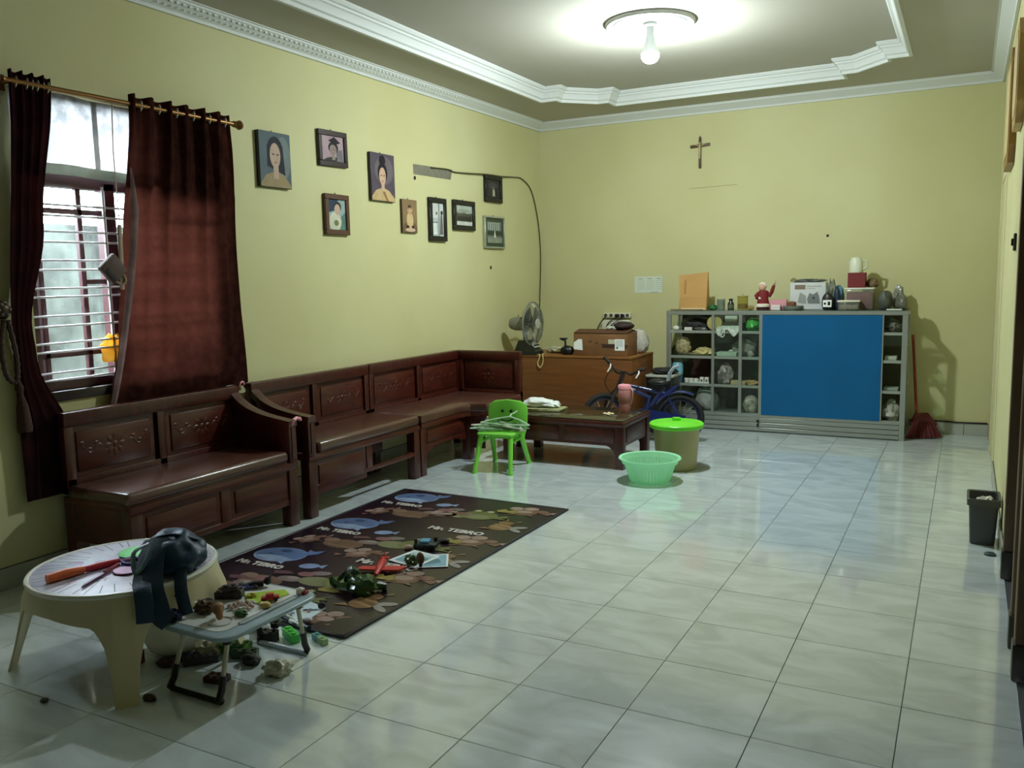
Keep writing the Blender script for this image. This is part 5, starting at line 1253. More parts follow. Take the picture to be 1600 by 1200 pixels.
ST = HT + Vector((.045, .01, .12))
b = MB(); L_ = ST + Vector((-.185, .0, .125)); Rr = ST + Vector((.20, -.03, .03))
b.tube(spline([L_, ST + Vector((-.13, .0, .06)), ST + Vector((-.06, 0, -.01)), ST, ST + Vector((.06, -.01, -.02)), ST + Vector((.13, -.02, .01)), Rr], 6), .0115, 8); b.cyl(HT + Vector((.03, .005, .08)), ST, .014, None, 10); hb = build('handlebar', b, M('handlebar_dark', (38, 24, 18), .4), bk)
for p, q in ((L_, L_ - Vector((-.06, 0, .055))), (Rr, Rr - Vector((.06, -.01, .004)))):
    b = MB(); b.cyl(p, q, .017, None, 10); build('grip', b, M('grip_brown', (48, 30, 24), .7), hb)
    b = MB(); b.tube([q, q + Vector((.01, -.03, -.03)), q + Vector((-.01, -.05, -.07))], .007, 6); build('brake_lever', b, M('lever_white', (206, 206, 200), .4), hb)
b = MB(); b.tube(spline([ST, ST + Vector((-.10, -.03, .02)), ST + Vector((-.17, -.02, -.10)), ST + Vector((-.10, 0, -.24)), FW + Vector((.05, -.02, .10))], 6), .004, 6); build('brake_cable', b, m_blackmat, bk)
BBx = RW - dirb * .30 + Vector((0, 0, .03)); SP = RW - dirb * .13 + Vector((0, 0, .26))
b = MB(); b.tube([HT + Vector((.02, 0, .01)), HT + dirb * .14 - Vector((0, 0, .04))], .017, 10); build('foam_pad', b, M('silver_pad', (150, 132, 110), .5, vary=(40, .5)), bk)
b = MB(); b.tube([HT + dirb * .12 - Vector((0, 0, .035)), HT + dirb * .26 - Vector((0, 0, .10)), BBx], [.019, .021, .02], 10)
b.tube([BBx, SP], .017, 10); b.tube([HT + dirb * .10 - Vector((0, 0, .0)), SP - Vector((0, 0, .05))], .016, 10)
for s in (-1, 1): b.tube([BBx, RW + nb_ * .045 * s], .011, 8); b.tube([SP - Vector((0, 0, .03)), RW + nb_ * .045 * s], .010, 8)
build('frame', b, m_blue, bk)
b = MB(); b.prism([tuple(p - nb_ * .06) for p in (BBx + Vector((-.07, 0, -.035)), BBx + Vector((-.04, 0, .055)), RW + Vector((-.02, 0, .04)), RW + Vector((.055, 0, .03)), RW + Vector((.05, 0, -.04)), BBx + Vector((.03, 0, -.055)))], tuple(nb_ * .014)); build('chain_guard', b, m_blue, bk)
b = MB(); g = [RW + dirb * .225 * math.cos(a) + Vector((0, 0, .225 * math.sin(a))) for a in [math.radians(q) for q in range(60, 156, 8)]]
b.loft([[p - nb_ * .032, p - nb_ * .02 + (p - RW).normalized() * .012, p + nb_ * .02 + (p - RW).normalized() * .012, p + nb_ * .032] for p in g], True, True)
b.prism([tuple(p) for p in (SP + Vector((-.10, 0, -.13)) - nb_ * .03, SP + Vector((.06, .02, .005)) - nb_ * .03, SP + Vector((.13, .02, .03)) - nb_ * .03, SP + Vector((.03, .01, -.06)) - nb_ * .03)], tuple(nb_ * .06)); build('mudguard', b, m_blue, bk)
b = MB(); b.lump(tuple(SP + Vector((-.05, -.01, .02))), (.20, .12, .055), 81, .05, 1.5); build('saddle', b, m_black, bk)
b = MB(); s0 = SP + Vector((.03, .01, .06)); b.tube([s0, s0 + Vector((.015, 0, .07)), s0 + Vector((.05, 0, .115)), s0 + Vector((.09, .01, .13))], .02, 8, flat=(.05, .012)); br_ = build('seat_back', b, M('seat_back_white', (176, 186, 200), .35), bk)
for s, nm in ((-1, 'pedal'),):
    b = MB(); b.cyl(BBx - nb_ * .06, BBx - nb_ * .075 + Vector((-.07, -.01, .03)), .008, None, 8); b.box(tuple(BBx - nb_ * .11 + Vector((-.08, -.01, .035))), (.075, .05, .018), .2, .004); build(nm, b, M('pedal_white', (196, 196, 190), .4), bk)
b = MB(); sw_ = RW - nb_ * .13 + Vector((.03, 0, 0)); sw_.z = .055
b.tube([RW - nb_ * .05, RW - nb_ * .12 + Vector((.02, 0, -.02)), sw_ - nb_ * .012 + Vector((0, 0, 0))], .008, 8); b.cyl(sw_ - nb_ * .014, sw_ + nb_ * .014, .055, None, 18); build('training_wheel', b, M('training_wheel_white', (150, 152, 140), .5), bk)

# ------------------------------------------------------------------ aluminium display cabinet
AX0, AX1, AY0, AY1, AZ = -2.327, -.283, 4.39, 4.79, 1.085
ac = thing('display_cabinet', 'long aluminium and glass display cabinet with a big blue sliding door against the back wall', 'cabinet', (-1.305, 4.59, 0))
m_glassc = clear_mat('cabinet_glass', (248, 252, 250), .008)
b = MB()
for x in (AX0, AX1 - .042): 
    for y in (AY0, AY1 - .03): b.span((x, y, 0), (x + .042, y + .03, AZ - .03), .003, 1)
b.span((AX0, AY0 - .002, AZ - .037), (AX1, AY0 + .03, AZ - .004), .003, 1); b.span((AX0, AY1 - .03, AZ - .037), (AX1, AY1, AZ - .004)); b.span((AX0, AY0, AZ - .037), (AX0 + .03, AY1, AZ - .004)); b.span((AX1 - .03, AY0, AZ - .037), (AX1, AY1, AZ - .004))
b.span((AX0 + .04, AY0, .132), (AX1 - .04, AY0 + .03, .165), .003, 1)
for z in (.45, .75): b.span((AX1 - .03, AY0 + .03, z), (AX1 - .008, AY1 - .03, z + .03))
build('frame', b, m_alu, ac)
b = MB()
for k, (z0, z1) in enumerate(((.008, .042), (.046, .086), (.090, .130))): b.span((AX0 + .042, AY0 + .004 + .0, z0), (AX1 - .042, AY0 + .022, z1), .003, 1)
build('plinth_slats', b, m_alu, ac)
b = MB(); b.span((AX0 + .002, AY0 + .0, AZ - .004), (AX1 - .002, AY1, AZ + .004)); build('top_glass', b, clear_mat('top_glass_pale', (240, 246, 242), .12, .04, (200, 210, 204)), ac, smooth=0)
b = MB(); b.span((AX0 + .04, AY1 - .012, .13), (AX1 - .04, AY1 - .004, AZ - .037)); build('back_panel', b, M('cabinet_back', (92, 86, 70), .7, vary=(3, .2)), ac, smooth=0)
b = MB(); b.span((AX0 + .012, AY0 + .03, .13), (AX0 + .018, AY1 - .03, AZ - .037)); build('side_glass', b, m_glassc, ac, smooth=0)
b = MB(); b.span((AX1 - .018, AY0 + .03, .13), (AX1 - .012, AY1 - .03, AZ - .037)); build('side_glass', b, m_glassc, ac, smooth=0)
b = MB(); b.span((AX0 + .04, AY0 + .03, .145), (AX1 - .04, AY1 - .012, .157)); build('bottom_board', b, m_alu, ac, smooth=0)
m_shelf = M('shelf_edge', (168, 172, 162), .4, .5)
for z in (.416, .672, .904):
    b = MB(); b.span((AX0 + .042, AY0 + .010, z - .007), (AX1 - .042, AY1 - .014, z)); sh_ = build('shelf', b, clear_mat('shelf_glass', (226, 238, 230), .06, .05), ac, smooth=0)
    b = MB(); b.span((AX0 + .042, AY0 + .002, z - .022), (AX1 - .042, AY0 + .010, z + .002)); build('shelf_edge', b, m_shelf, sh_, smooth=0)
# sliding glass panes at the left with aluminium stiles
for x in (-1.902, -1.657, -1.478):
    b = MB(); b.span((x, AY0 - .006, .160), (x + (.024 if x < -1.9 else .028), AY0 + .012, AZ - .037), .002, 1); build('stile', b, m_alu, ac)
b = MB(); b.span((-1.878, AY0 - .001, .165), (-1.657, AY0 + .003, AZ - .037)); build('sliding_pane', b, m_glassc, ac, smooth=0)
b = MB(); b.span((-1.629, AY0 - .004, .165), (-1.478, AY0 + .0, AZ - .037)); build('sliding_pane', b, m_glassc, ac, smooth=0)
m_bluep = M('blue_door_panel', (4, 88, 138), .5, vary=(2.5, .12), spec=.25)
for k, (x0, x1) in enumerate(((-1.452, -.474),)):
    b = MB(); b.span((x0, AY0 - .006 + .003 * k, .158), (x1, AY0 + .004 + .003 * k, AZ - .038), .002, 1); build('blue_door', b, m_bluep, ac)
b = MB(); b.span((-.474, AY0 - .008, .158), (-.464, AY0 + .014, AZ - .038)); b.span((-.462, AY0 - .006, .130), (-.455, AY0 + .01, .16)); build('door_edge', b, m_alu, ac, smooth=0)
b = MB(); b.cyl((-1.478, AY0 - .006, .10), (-1.478, AY0 - .016, .10), .012, None, 12); b.span((-1.486, AY0 - .012, .05), (-1.472, AY0 - .004, .075)); build('lock', b, m_black, ac)

# ---- things on the cabinet
zc = AZ + .0045
pb = thing('paper_bag', 'tall brown paper bag standing at the left end of the cabinet top', 'bag', (-2.10, 4.53, zc))
b = MB(); b.loft([[(-2.235, 4.47, zc), (-1.975, 4.47, zc), (-1.975, 4.58, zc), (-2.235, 4.58, zc)], [(-2.225, 4.475, zc + .12), (-1.972, 4.475, zc + .12), (-1.972, 4.565, zc + .12), (-2.225, 4.565, zc + .12)], [(-2.245, 4.51, zc + .318), (-1.972, 4.51, zc + .345), (-1.972, 4.53, zc + .345), (-2.245, 4.53, zc + .318)]])
build('body', b, M('kraft_paper', (190, 146, 84), .75, vary=(5, .12), bump=(10, .25)), pb, smooth=0)
b = MB(); b.span((-2.21, 4.464, zc + .002), (-1.985, 4.47, zc + .018)); build('pale_fold', b, M('fold_cream', (214, 196, 150), .75), pb, smooth=0)
b = MB(); b.prism([(-2.19, 4.478, zc + .10), (-2.165, 4.478, zc + .10), (-2.17, 4.498, zc + .28), (-2.185, 4.498, zc + .28)], (0, -.004, 0)); build('crease', b, M('crease_brown', (164, 118, 62), .8), pb, smooth=0)
b = MB(); b.span((-2.30, 4.43, zc), (-2.01, 4.462, zc + .008)); tag(build('flat_board', b, M('board_brown', (120, 98, 62), .6), origin=(-2.2, 4.44, zc), smooth=0), 'thin brown strip of board lying before the paper bag', 'board')
soft('green_pouch', 'small dark green pouch right beside the paper bag', 'pouch', (-1.925, 4.51, zc), (.085, .07, .05), (34, 104, 48), 91, .5)
def vessel(name, label, cat, x, y, prof, mat, extra=None):
    t = thing(name, label, cat, (x, y, zc)); build('body', MB().lathe(prof, (x, y, zc), 24), mat, t)
    for nm, pr2, m2 in (extra or []): build(nm, MB().lathe(pr2, (x, y, zc), 24), m2, t)
    return t
vessel('tin_can', 'grey green small can between the green pouch and the dark bottle', 'can', -1.852, 4.52, [(.0, 0), (.036, 0), (.036, .082), (.0, .082)], M('can_grey_green', (112, 126, 108), .4, vary=(30, .3)), [('lid', [(.0, .082), (.037, .082), (.037, .097), (.0, .097)], M('can_lid', (146, 152, 136), .35, .5))])
vessel('bottle', 'small dark green bottle between the can and the lidded jar', 'bottle', -1.762, 4.52, [(.0, 0), (.028, 0), (.028, .055), (.016, .075), (.014, .082), (.0, .082)], M('bottle_dark_green', (30, 44, 26), .25), [('cap', [(.0, .082), (.017, .082), (.017, .10), (.0, .10)], m_black), ('label', [(.0285, .012), (.0288, .012), (.0288, .048), (.0285, .048)], M('bottle_label', (82, 88, 66), .6))])
vessel('glass_jar', 'glass jar with a knobbed lid, half full of something brown', 'jar', -1.655, 4.52, [(.0, 0), (.044, 0), (.047, .01), (.047, .115), (.044, .118), (.043, .118), (.045, .112), (.045, .01), (.0, .006)], clear_mat('jar_glass', (238, 236, 200), .12, .05, (206, 196, 130)), [('contents', [(.0, .008), (.044, .010), (.044, .055), (.0, .055)], M('jar_brown', (112, 72, 28), .7)), ('lid', [(.0, .118), (.050, .118), (.052, .123), (.046, .128), (.010, .130), (.008, .140), (.0, .142)], M('jar_lid', (160, 150, 100), .4))])
soft('small_packet', 'tan small packet beside the glass jar', 'packet', (-1.588, 4.53, zc), (.06, .05, .04), (168, 140, 78), 93, .6)
# doll
dl = thing('doll', 'red and white figurine waving one raised arm on the cabinet top', 'doll', (-1.478, 4.52, zc))
m_red = M('doll_red', (126, 18, 26), .7, vary=(20, .25)); m_dw = M('doll_white', (226, 218, 200), .8, bump=(60, .4))
b = MB(); b.lathe([(.0, 0), (.055, 0), (.058, .02), (.0, .022)], (-1.475, 4.52, zc), 20); build('base', b, M('doll_base', (70, 22, 26), .5), dl)
b = MB(); b.lathe([(.0, .02), (.05, .022), (.056, .05), (.045, .10), (.052, .14), (.036, .17), (.0, .175)], (-1.475, 4.52, zc), 18); build('robe', b, m_red, dl)
b = MB(); b.lathe([(.0, .024), (.060, .026), (.062, .045), (.056, .055), (.0, .056)], (-1.478, 4.518, zc), 18); b.lump((-1.487, 4.490, zc + .09), (.05, .03, .035), 94, .12, 3, 2); build('white_trim', b, m_dw, dl)
b = MB(); b.sph((-1.482, 4.515, zc + .20), (.033, .031, .037), 14, 12); hd = build('head', b, M('doll_skin', (206, 160, 138), .6), dl)
b = MB(); b.sph((-1.480, 4.523, zc + .210), (.036, .031, .036), 14, 12); build('hair', b, m_dw, hd)
b = MB(); b.tube([(-1.445, 4.52, zc + .155), (-1.415, 4.515, zc + .125), (-1.398, 4.51, zc + .16), (-1.380, 4.505, zc + .215)], [.017, .018, .017, .013], 10); build('raised_arm', b, m_red, dl)
b = MB(); b.sph((-1.374, 4.502, zc + .230), .013, 8, 6); b.cyl((-1.372, 4.50, zc + .235), (-1.366, 4.50, zc + .262), .003, None, 6); build('hand', b, M('doll_hand', (176, 150, 120), .6), dl)
b = MB(); b.tube([(-1.512, 4.515, zc + .15), (-1.535, 4.505, zc + .125), (-1.52, 4.485, zc + .10)], [.016, .016, .013], 10); build('lowered_arm', b, m_red, dl)
def carton(name, label, cat, a, c, rgb, prints=(), bev=.002, rough=.6):
    t = thing(name, label, cat, ((a[0] + c[0]) / 2, (a[1] + c[1]) / 2, a[2]))
    build('body', MB().span(a, c, bev, 1), M(name + '_board', rgb, rough), t)
    for k, (nm, rg, poly) in enumerate(prints):
        y = a[1] - .0006 - .0003 * k
        build(nm, MB().prism([(x, y, z) for x, z in poly], (0, -.0003, 0)), M(nm + '_ink', rg, .6), t, smooth=0)
    return t
carton('pink_box', 'flat pink box behind the small white boxes on the cabinet', 'box', (-1.42, 4.53, zc), (-1.275, 4.60, zc + .088), (214, 150, 158))
for k in range(2): carton('small_carton', ('lower' if k == 0 else 'upper') + ' of two little white cartons in front of the pink box', 'box', (-1.395, 4.47, zc + .022 * k), (-1.318, 4.515, zc + .021 + .022 * k), (226, 216, 212), (), .001)
b = MB(); b.lathe([(.0, 0), (.075, 0), (.085, .01), (.09, .035), (.086, .035), (.08, .012), (.0, .008)], (-1.21, 4.49, zc), 30)
tag(build('grey_dish', b, M('dish_grey', (116, 122, 112), .4), origin=(-1.21, 4.49, zc)), 'round grey dish on the cabinet before the white appliance carton', 'dish')
b = MB(); b.lathe([(.0, 0), (.035, 0), (.040, .03), (.038, .058), (.0, .066)], (-1.222, 4.49, zc + .0105), 20)
tag(build('brown_cup', b, M('cup_brown', (116, 76, 52), .6), origin=(-1.222, 4.49, zc + .01)), 'brown upturned cup in the grey dish', 'cup')
ac2 = carton('appliance_carton', 'white appliance carton printed with a grey machine on the cabinet top', 'carton', (-1.255, 4.585, zc), (-.955, 4.72, zc + .235), (206, 208, 206), [
    ('heading_block', (128, 110, 92), [(-1.215, zc + .175), (-1.125, zc + .175), (-1.125, zc + .215), (-1.215, zc + .215)]),
    ('heading_line', (176, 172, 166), [(-1.115, zc + .196), (-.99, zc + .196), (-.99, zc + .208), (-1.115, zc + .208)]),
    ('heading_line', (186, 182, 176), [(-1.115, zc + .178), (-1.04, zc + .178), (-1.04, zc + .188), (-1.115, zc + .188)]),
    ('machine_body', (120, 122, 122), [(-1.10, zc + .05), (-1.0, zc + .05), (-1.01, zc + .12), (-1.02, zc + .135), (-1.02, zc + .155), (-1.06, zc + .13), (-1.09, zc + .145), (-1.11, zc + .09)]),
    ('machine_dial', (60, 62, 64), ell(-1.055, zc + .10, .012, .012, 12)),
    ('machine_shadow', (150, 152, 148), [(-1.19, zc + .06), (-1.115, zc + .05), (-1.12, zc + .12), (-1.17, zc + .15)])])
soft('grey_bundle', 'folded dark grey cloth bundle lying on the appliance carton', 'bundle', (-1.10, 4.65, zc + .2355), (.27, .10, .03), (92, 96, 90), 97, .5, .18, 3)
soft('gold_ornament', 'small dull golden lump at the left corner of the appliance carton', 'ornament', (-1.238, 4.64, zc + .2355), (.045, .05, .04), (150, 140, 96), 98, .4, .3, 3, sub=2)
soft('silver_bag', 'silvery crumpled bag between the appliance carton and the blue packet', 'bag', (-.905, 4.56, zc), (.09, .12, .25), (132, 136, 120), 99, .3, .22, 3, vary=(18, .6))
t = thing('black_pouch', 'black pouch with a white label before the silvery bag', 'pouch', (-.92, 4.46, zc))
b = MB(); b.lump((-.92, 4.47, zc), (.10, .06, .15), 100, .05, 1.6); build('body', b, m_black, t)
b = MB(); b.span((-.955, 4.433, zc + .025), (-.885, 4.436, zc + .085)); lb = build('label', b, m_paper, t, smooth=0)
b = MB(); b.face([(x, 4.4325, z) for x, z in ell(-.938, zc + .055, .010, .010, 12)]); b.span((-.916, 4.4322, zc + .04), (-.895, 4.4328, zc + .072)); build('label_print', b, m_black, lb, smooth=0)
soft('blue_packet', 'light blue shiny packet behind the clear boxes', 'packet', (-.862, 4.63, zc), (.11, .08, .21), (96, 148, 172), 101, .3, .12, 2.5)
soft('navy_pouch', 'navy narrow pouch left of the clear boxes', 'pouch', (-.855, 4.52, zc), (.06, .06, .19), (28, 48, 70), 102, .5, .12, 2.5)
m_clear = clear_mat('clear_container', (244, 246, 242), .14, .12, (216, 220, 210))
def clearbox(name, label, a, c, lidrgb, inner=None):
    t = thing(name, label, 'container', ((a[0] + c[0]) / 2, (a[1] + c[1]) / 2, a[2]))
    b = MB(); b.span(a, (c[0], c[1], c[2] - .016), .008); build('body', b, m_clear, t)
    b = MB(); b.span((a[0] - .006, a[1] - .006, c[2] - .016), (c[0] + .006, c[1] + .006, c[2]), .006); build('lid', b, M('container_lid', lidrgb, .4), t)
    if inner:
        b = MB(); b.span((a[0] + .01, a[1] + .01, a[2] + .006), (c[0] - .01, c[1] - .01, a[2] + (c[2] - a[2]) * inner[1]), .01); build('contents', b, M('container_contents', inner[0], .7, vary=(40, .5)), t)
    return t
clearbox('clear_container', 'clear container with a whitish lid, front left of the red boxed stack', (-.835, 4.43, zc), (-.665, 4.52, zc + .082), (212, 206, 184), ((130, 112, 90), .55))
clearbox('clear_container', 'larger clear container carrying the red box and the white jug', (-.79, 4.53, zc), (-.565, 4.70, zc + .185), (206, 206, 194), ((112, 30, 36), .80))
carton('red_box', 'dark red box standing on the larger clear container', 'box', (-.775, 4.56, zc + .1855), (-.635, 4.68, zc + .312), (112, 26, 30))
t = thing('jug', 'white electric jug standing on the dark red box', 'jug', (-.705, 4.62, zc + .3125))
b = MB(); b.lathe([(.0, 0), (.055, 0), (.058, .01), (.054, .07), (.048, .11), (.036, .128), (.0, .134)], (-.715, 4.615, zc + .3125), 24); build('body', b, M('jug_white', (216, 218, 196), .4), t)
b = MB(); b.tube([(-.665, 4.61, zc + .415), (-.630, 4.61, zc + .408), (-.632, 4.61, zc + .355), (-.662, 4.61, zc + .335)], .009, 8); build('handle', b, M('jug_handle', (196, 198, 176), .4), t)
b = MB(); b.prism([(-.765, 4.60, zc + .385), (-.788, 4.60, zc + .403), (-.760, 4.60, zc + .405)], (0, .03, 0)); build('spout', b, M('jug_spout', (206, 208, 188), .4), t)
soft('brown_cloth', 'dull brown lump behind the dark red box', 'bundle', (-.585, 4.66, zc + .1855), (.10, .10, .075), (120, 98, 66), 104, .8)
soft('dark_bundle', 'dark grey bundle of bags right of the clear containers', 'bundle', (-.475, 4.56, zc), (.12, .18, .165), (88, 92, 82), 105, .4, .10, 2.2, vary=(16, .4))
soft('dark_bundle', 'smaller grey crumpled bundle at the right end of the cabinet top', 'bundle', (-.345, 4.57, zc), (.10, .15, .12), (124, 126, 112), 106, .35, .14, 2.6, vary=(16, .6))
soft('clear_wrap', 'crumpled clear wrap peak on top of the dark bundle', 'wrapper', (-.385, 4.715, zc), (.08, .08, .20), (160, 164, 146), 107, .25, .3, 3, vary=(20, .5))
b = MB(); b.span((-.45, 4.42, zc), (-.335, 4.46, zc + .008)); tag(build('white_card', b, m_paper, origin=(-.39, 4.44, zc), smooth=0), 'white card lying at the right front edge of the cabinet top', 'card')

# ---- things on the shelves
s3, s2, s1, s0 = .9045, .6725, .4165, .1575
soft('black_bag', 'black bag on the top left shelf of the cabinet', 'bag', (-2.08, 4.56, s3), (.30, .20, .125), (18, 18, 20), 111, .6)
soft('white_cup', 'tiny white rounded cup at the left edge of the top shelf', 'cup', (-2.245, 4.43, s3), (.065, .05, .045), (226, 226, 214), 112, .5, .03, 1, sub=2)
carton('small_carton', 'small white carton lying on the top shelf before the black bag', 'box', (-2.165, 4.42, s3), (-2.095, 4.455, s3 + .028), (206, 204, 190), (), .001)
soft('silver_scraps', 'silvery scraps on the top shelf right of the white carton', 'scrap', (-2.01, 4.43, s3), (.10, .05, .03), (110, 110, 104), 113, .3, .4, 4, vary=(30, .7))
b = MB(); b.loft([[(-1.885 + r * math.cos(2 * PI * k / 30), y, s3 + .068 + r * math.sin(2 * PI * k / 30)) for k in range(30)] for r, y in ((.064, 4.415), (.068, 4.42), (.068, 4.435), (.064, 4.44))])
tag(build('round_disc', b, M('tan_disc', (176, 160, 92), .6, vary=(9, .2)), origin=(-1.885, 4.425, s3)), 'tan round disc standing on the top shelf behind the first stile', 'disc')
carton('white_packet', 'white rectangular packet up on the top shelf over the lace cloth', 'packet', (-1.81, 4.50, s3 + .07), (-1.70, 4.54, s3 + .13), (222, 226, 208), (), .002)
carton('dark_box', 'dark olive box on the top shelf holding the white packet', 'box', (-1.83, 4.47, s3), (-1.64, 4.60, s3 + .0695), (66, 64, 42), (), .002)
b = MB()
def lace(u, v):
    x = -1.855 + .20 * u; zz = s3 + .045 - .085 * v * (.75 + .35 * math.sin(u * 10)); return (x, 4.425 - .05 * min(1, v * 2) - .004 * math.sin(u * 24), max(zz, s3 - .065))
b.grid(lace, 24, 8); b.tube([(-1.80 + .02 * math.cos(k * .5), 4.372, s3 - .02 + .035 * math.sin(k * .5)) for k in range(13)], .006, 6)
tag(build('lace_cloth', b, M('lace_white', (196, 206, 192), .7, vary=(60, .45)), origin=(-1.75, 4.42, s3)), 'whitish lace cloth hanging over the top shelf edge', 'cloth')
soft('green_bag', 'bright green plastic bag folded on the top shelf beside the blue door', 'bag', (-1.552, 4.50, s3), (.135, .18, .115), (64, 168, 66), 114, .35, .12, 2.4)
soft('snack_bag', 'clear bag of beige snacks on the second shelf, leftmost', 'bag', (-2.195, 4.49, s2), (.14, .12, .165), (176, 164, 120), 115, .4, .14, 2.5, vary=(40, .6))
soft('cream_cloth', 'crumpled cream cloth on the second shelf right of the snacks', 'cloth', (-1.99, 4.50, s2), (.20, .18, .07), (196, 184, 124), 116, .8, .25, 2.8)
soft('olive_mat', 'flat olive folded mat on the second shelf in front of the cream cloth', 'mat', (-2.06, 4.43, s2), (.18, .06, .028), (110, 104, 70), 117, .7, .1, 2)
carton('folded_sheets', 'pale green folded sheets on the second shelf behind the first pane', 'sheets', (-1.86, 4.405, s2), (-1.68, 4.53, s2 + .038), (156, 176, 152), (), .003)
soft('grey_bag', 'grey soft bag on the second shelf behind the first glass pane', 'bag', (-1.645, 4.56, s2), (.22, .16, .15), (140, 142, 130), 118, .6)
soft('white_trinket', 'tiny whitish trinket on the pale green folded sheets', 'trinket', (-1.735, 4.43, s2 + .0385), (.05, .035, .02), (196, 200, 188), 119, .4, .3, 4, sub=2)
soft('grey_pouch', 'small grey pouch on the second shelf beside the blue door', 'pouch', (-1.56, 4.43, s2), (.06, .05, .055), (150, 152, 140), 120, .5)
t = thing('water_bottle', 'light blue plastic bottle on the third shelf, leftmost', 'bottle', (-2.235, 4.45, s1))
build('body', MB().lathe([(.0, 0), (.048, 0), (.05, .01), (.05, .075), (.0, .076)], (-2.235, 4.45, s1), 24), M('bottle_teal', (44, 92, 112), .3), t); build('upper', MB().lathe([(.0, .076), (.05, .076), (.05, .165), (.04, .185), (.0, .19)], (-2.235, 4.45, s1), 24), M('bottle_pale_blue', (116, 176, 196), .3, vary=(20, .25)), t)
carton('maroon_book', 'maroon board leaning at the back of the third shelf', 'board', (-2.17, 4.66, s1), (-1.99, 4.69, s1 + .20), (72, 32, 30), (), .002)
for k in range(3):
    x = -2.15 + .045 * k; t = thing('small_cup', ['leftmost', 'middle', 'rightmost'][k] + ' of three little white cups on the third shelf', 'cup', (x, 4.45, s1), 0, 'little white cups on the third shelf')
    build('body', MB().lathe([(.0, .0), (.016, .0), (.022, .04), (.019, .04), (.014, .005), (.0, .004)], (x, 4.45, s1), 14), M('cup_white', (222, 220, 212), .4), t); build('handle', MB().tube([(x + .02, 4.45, s1 + .033), (x + .032, 4.445, s1 + .022), (x + .018, 4.45, s1 + .01)], .003, 6), m_paper, t)
for k in range(2): carton('small_carton', ('left' if k == 0 else 'right') + ' one of two upright white cartons on the third shelf', 'box', (-2.02 + .045 * k, 4.43, s1), (-1.985 + .045 * k, 4.46, s1 + .055), (214, 212, 200), [('print_block', (90, 84, 74), [(-2.012 + .045 * k, s1 + .015), (-1.993 + .045 * k, s1 + .015), (-1.993 + .045 * k, s1 + .035), (-2.012 + .045 * k, s1 + .035)])], .001)
carton('white_tray', 'small white and green tray at the front of the third shelf', 'tray', (-2.12, 4.395 + .02, s1), (-1.93, 4.428, s1 + .014), (196, 212, 196), (), .001)
soft('brown_pouch', 'grey brown cloth pouch at the back of the third shelf right of the maroon board', 'pouch', (-1.945, 4.64, s1), (.075, .09, .15), (104, 82, 72), 122, .7)
soft('silver_pouch', 'silver foil pouch on the third shelf behind the first pane', 'pouch', (-1.79, 4.465, s1), (.13, .11, .18), (170, 158, 150), 123, .25, .2, 3, vary=(14, .7))
carton('tan_cards', 'flat tan card stack on the third shelf near the second stile', 'cards', (-1.73, 4.41, s1), (-1.60, 4.50, s1 + .035), (176, 156, 112), (), .001)
soft('tan_packet', 'tan small packet on the third shelf beside the blue door', 'packet', (-1.545, 4.44, s1), (.115, .08, .045), (176, 148, 92), 125, .5, .2, 3)
soft('grey_sack', 'grey lidded sack on the bottom shelf behind the bicycle wheel', 'bag', (-1.98, 4.52, s0), (.21, .16, .22), (150, 156, 148), 126, .5, .1, 2)
soft('black_parcel', 'black small parcel on the bottom shelf before the grey sack', 'parcel', (-2.03, 4.425, s0), (.11, .05, .055), (20, 20, 20), 127, .5)
soft('patterned_bag', 'black and cream patterned bag on the bottom shelf beside the blue door', 'bag', (-1.555, 4.47, s0), (.14, .13, .165), (190, 184, 160), 128, .5, .1, 2, vary=(16, .85))
soft('grey_bag', 'crumpled grey bag on the top shelf at the right end', 'bag', (-.40, 4.52, s3), (.13, .16, .10), (96, 96, 82), 129, .5, .25, 3)
carton('paper_stack', 'whitish paper stack on the third shelf at the right end', 'papers', (-.455, 4.44, s1), (-.345, 4.56, s1 + .022), (150, 160, 148), (), .001)
carton('paper_stack', 'paper stack on the second shelf at the right end', 'papers', (-.455, 4.44, s2), (-.365, 4.56, s2 + .03), (178, 186, 168), (), .001)
soft('white_bag', 'whitish crumpled bag on the bottom shelf at the right end', 'bag', (-.40, 4.50, s0), (.13, .15, .16), (186, 186, 172), 130, .45, .25, 2.8, vary=(20, .45))

# ------------------------------------------------------------------ broom, waste bin
br = thing('broom', 'dark red broom leaning beside the right end of the cabinet', 'broom', (-.16, 4.62, 0))
b = MB(); b.cyl((-.205, 4.66, .18), (-.262, 4.80, .86), .012, .011, 10); build('handle', b, M('broom_handle', (132, 34, 26), .5), br)
b = MB(); b.tube([(-.245, 4.62, .10), (-.19, 4.64, .165), (-.14, 4.66, .165), (-.06, 4.70, .10)], [.02, .05, .05, .02], 10); build('binding', b, M('broom_binding', (92, 20, 22), .7), br)
b = MB(); rnd = random.Random(9)
for k in range(150):
    u = k / 149; a = rnd.uniform(-.5, .5)
    p0 = Vector((-.215 + .12 * u, 4.63 + .05 * u + .04 * a, .15)); p1 = Vector((-.275 + .265 * u, 4.555 + .10 * u + .11 * a, .006 + .03 * rnd.random() * abs(u - .5)))
    b.cyl(p0, p1, .0075, .0045, 5, caps=False)
bm_ = build('bristles', b, M('broom_bristles', (92, 22, 26), .8, vary=(30, .3)), br, smooth=0); bm_['kind'] = 'stuff'
b = MB(); rngs = []
wb = thing('waste_bin', 'dark grey rectangular waste bin with crumpled paper by the right wall', 'bin', (.258, 1.665, 0))
def rr2(w_, d_, z, r=.018): return [(x, y, z) for x, y in rrect(.254, 1.665, w_, d_, r, 5)]
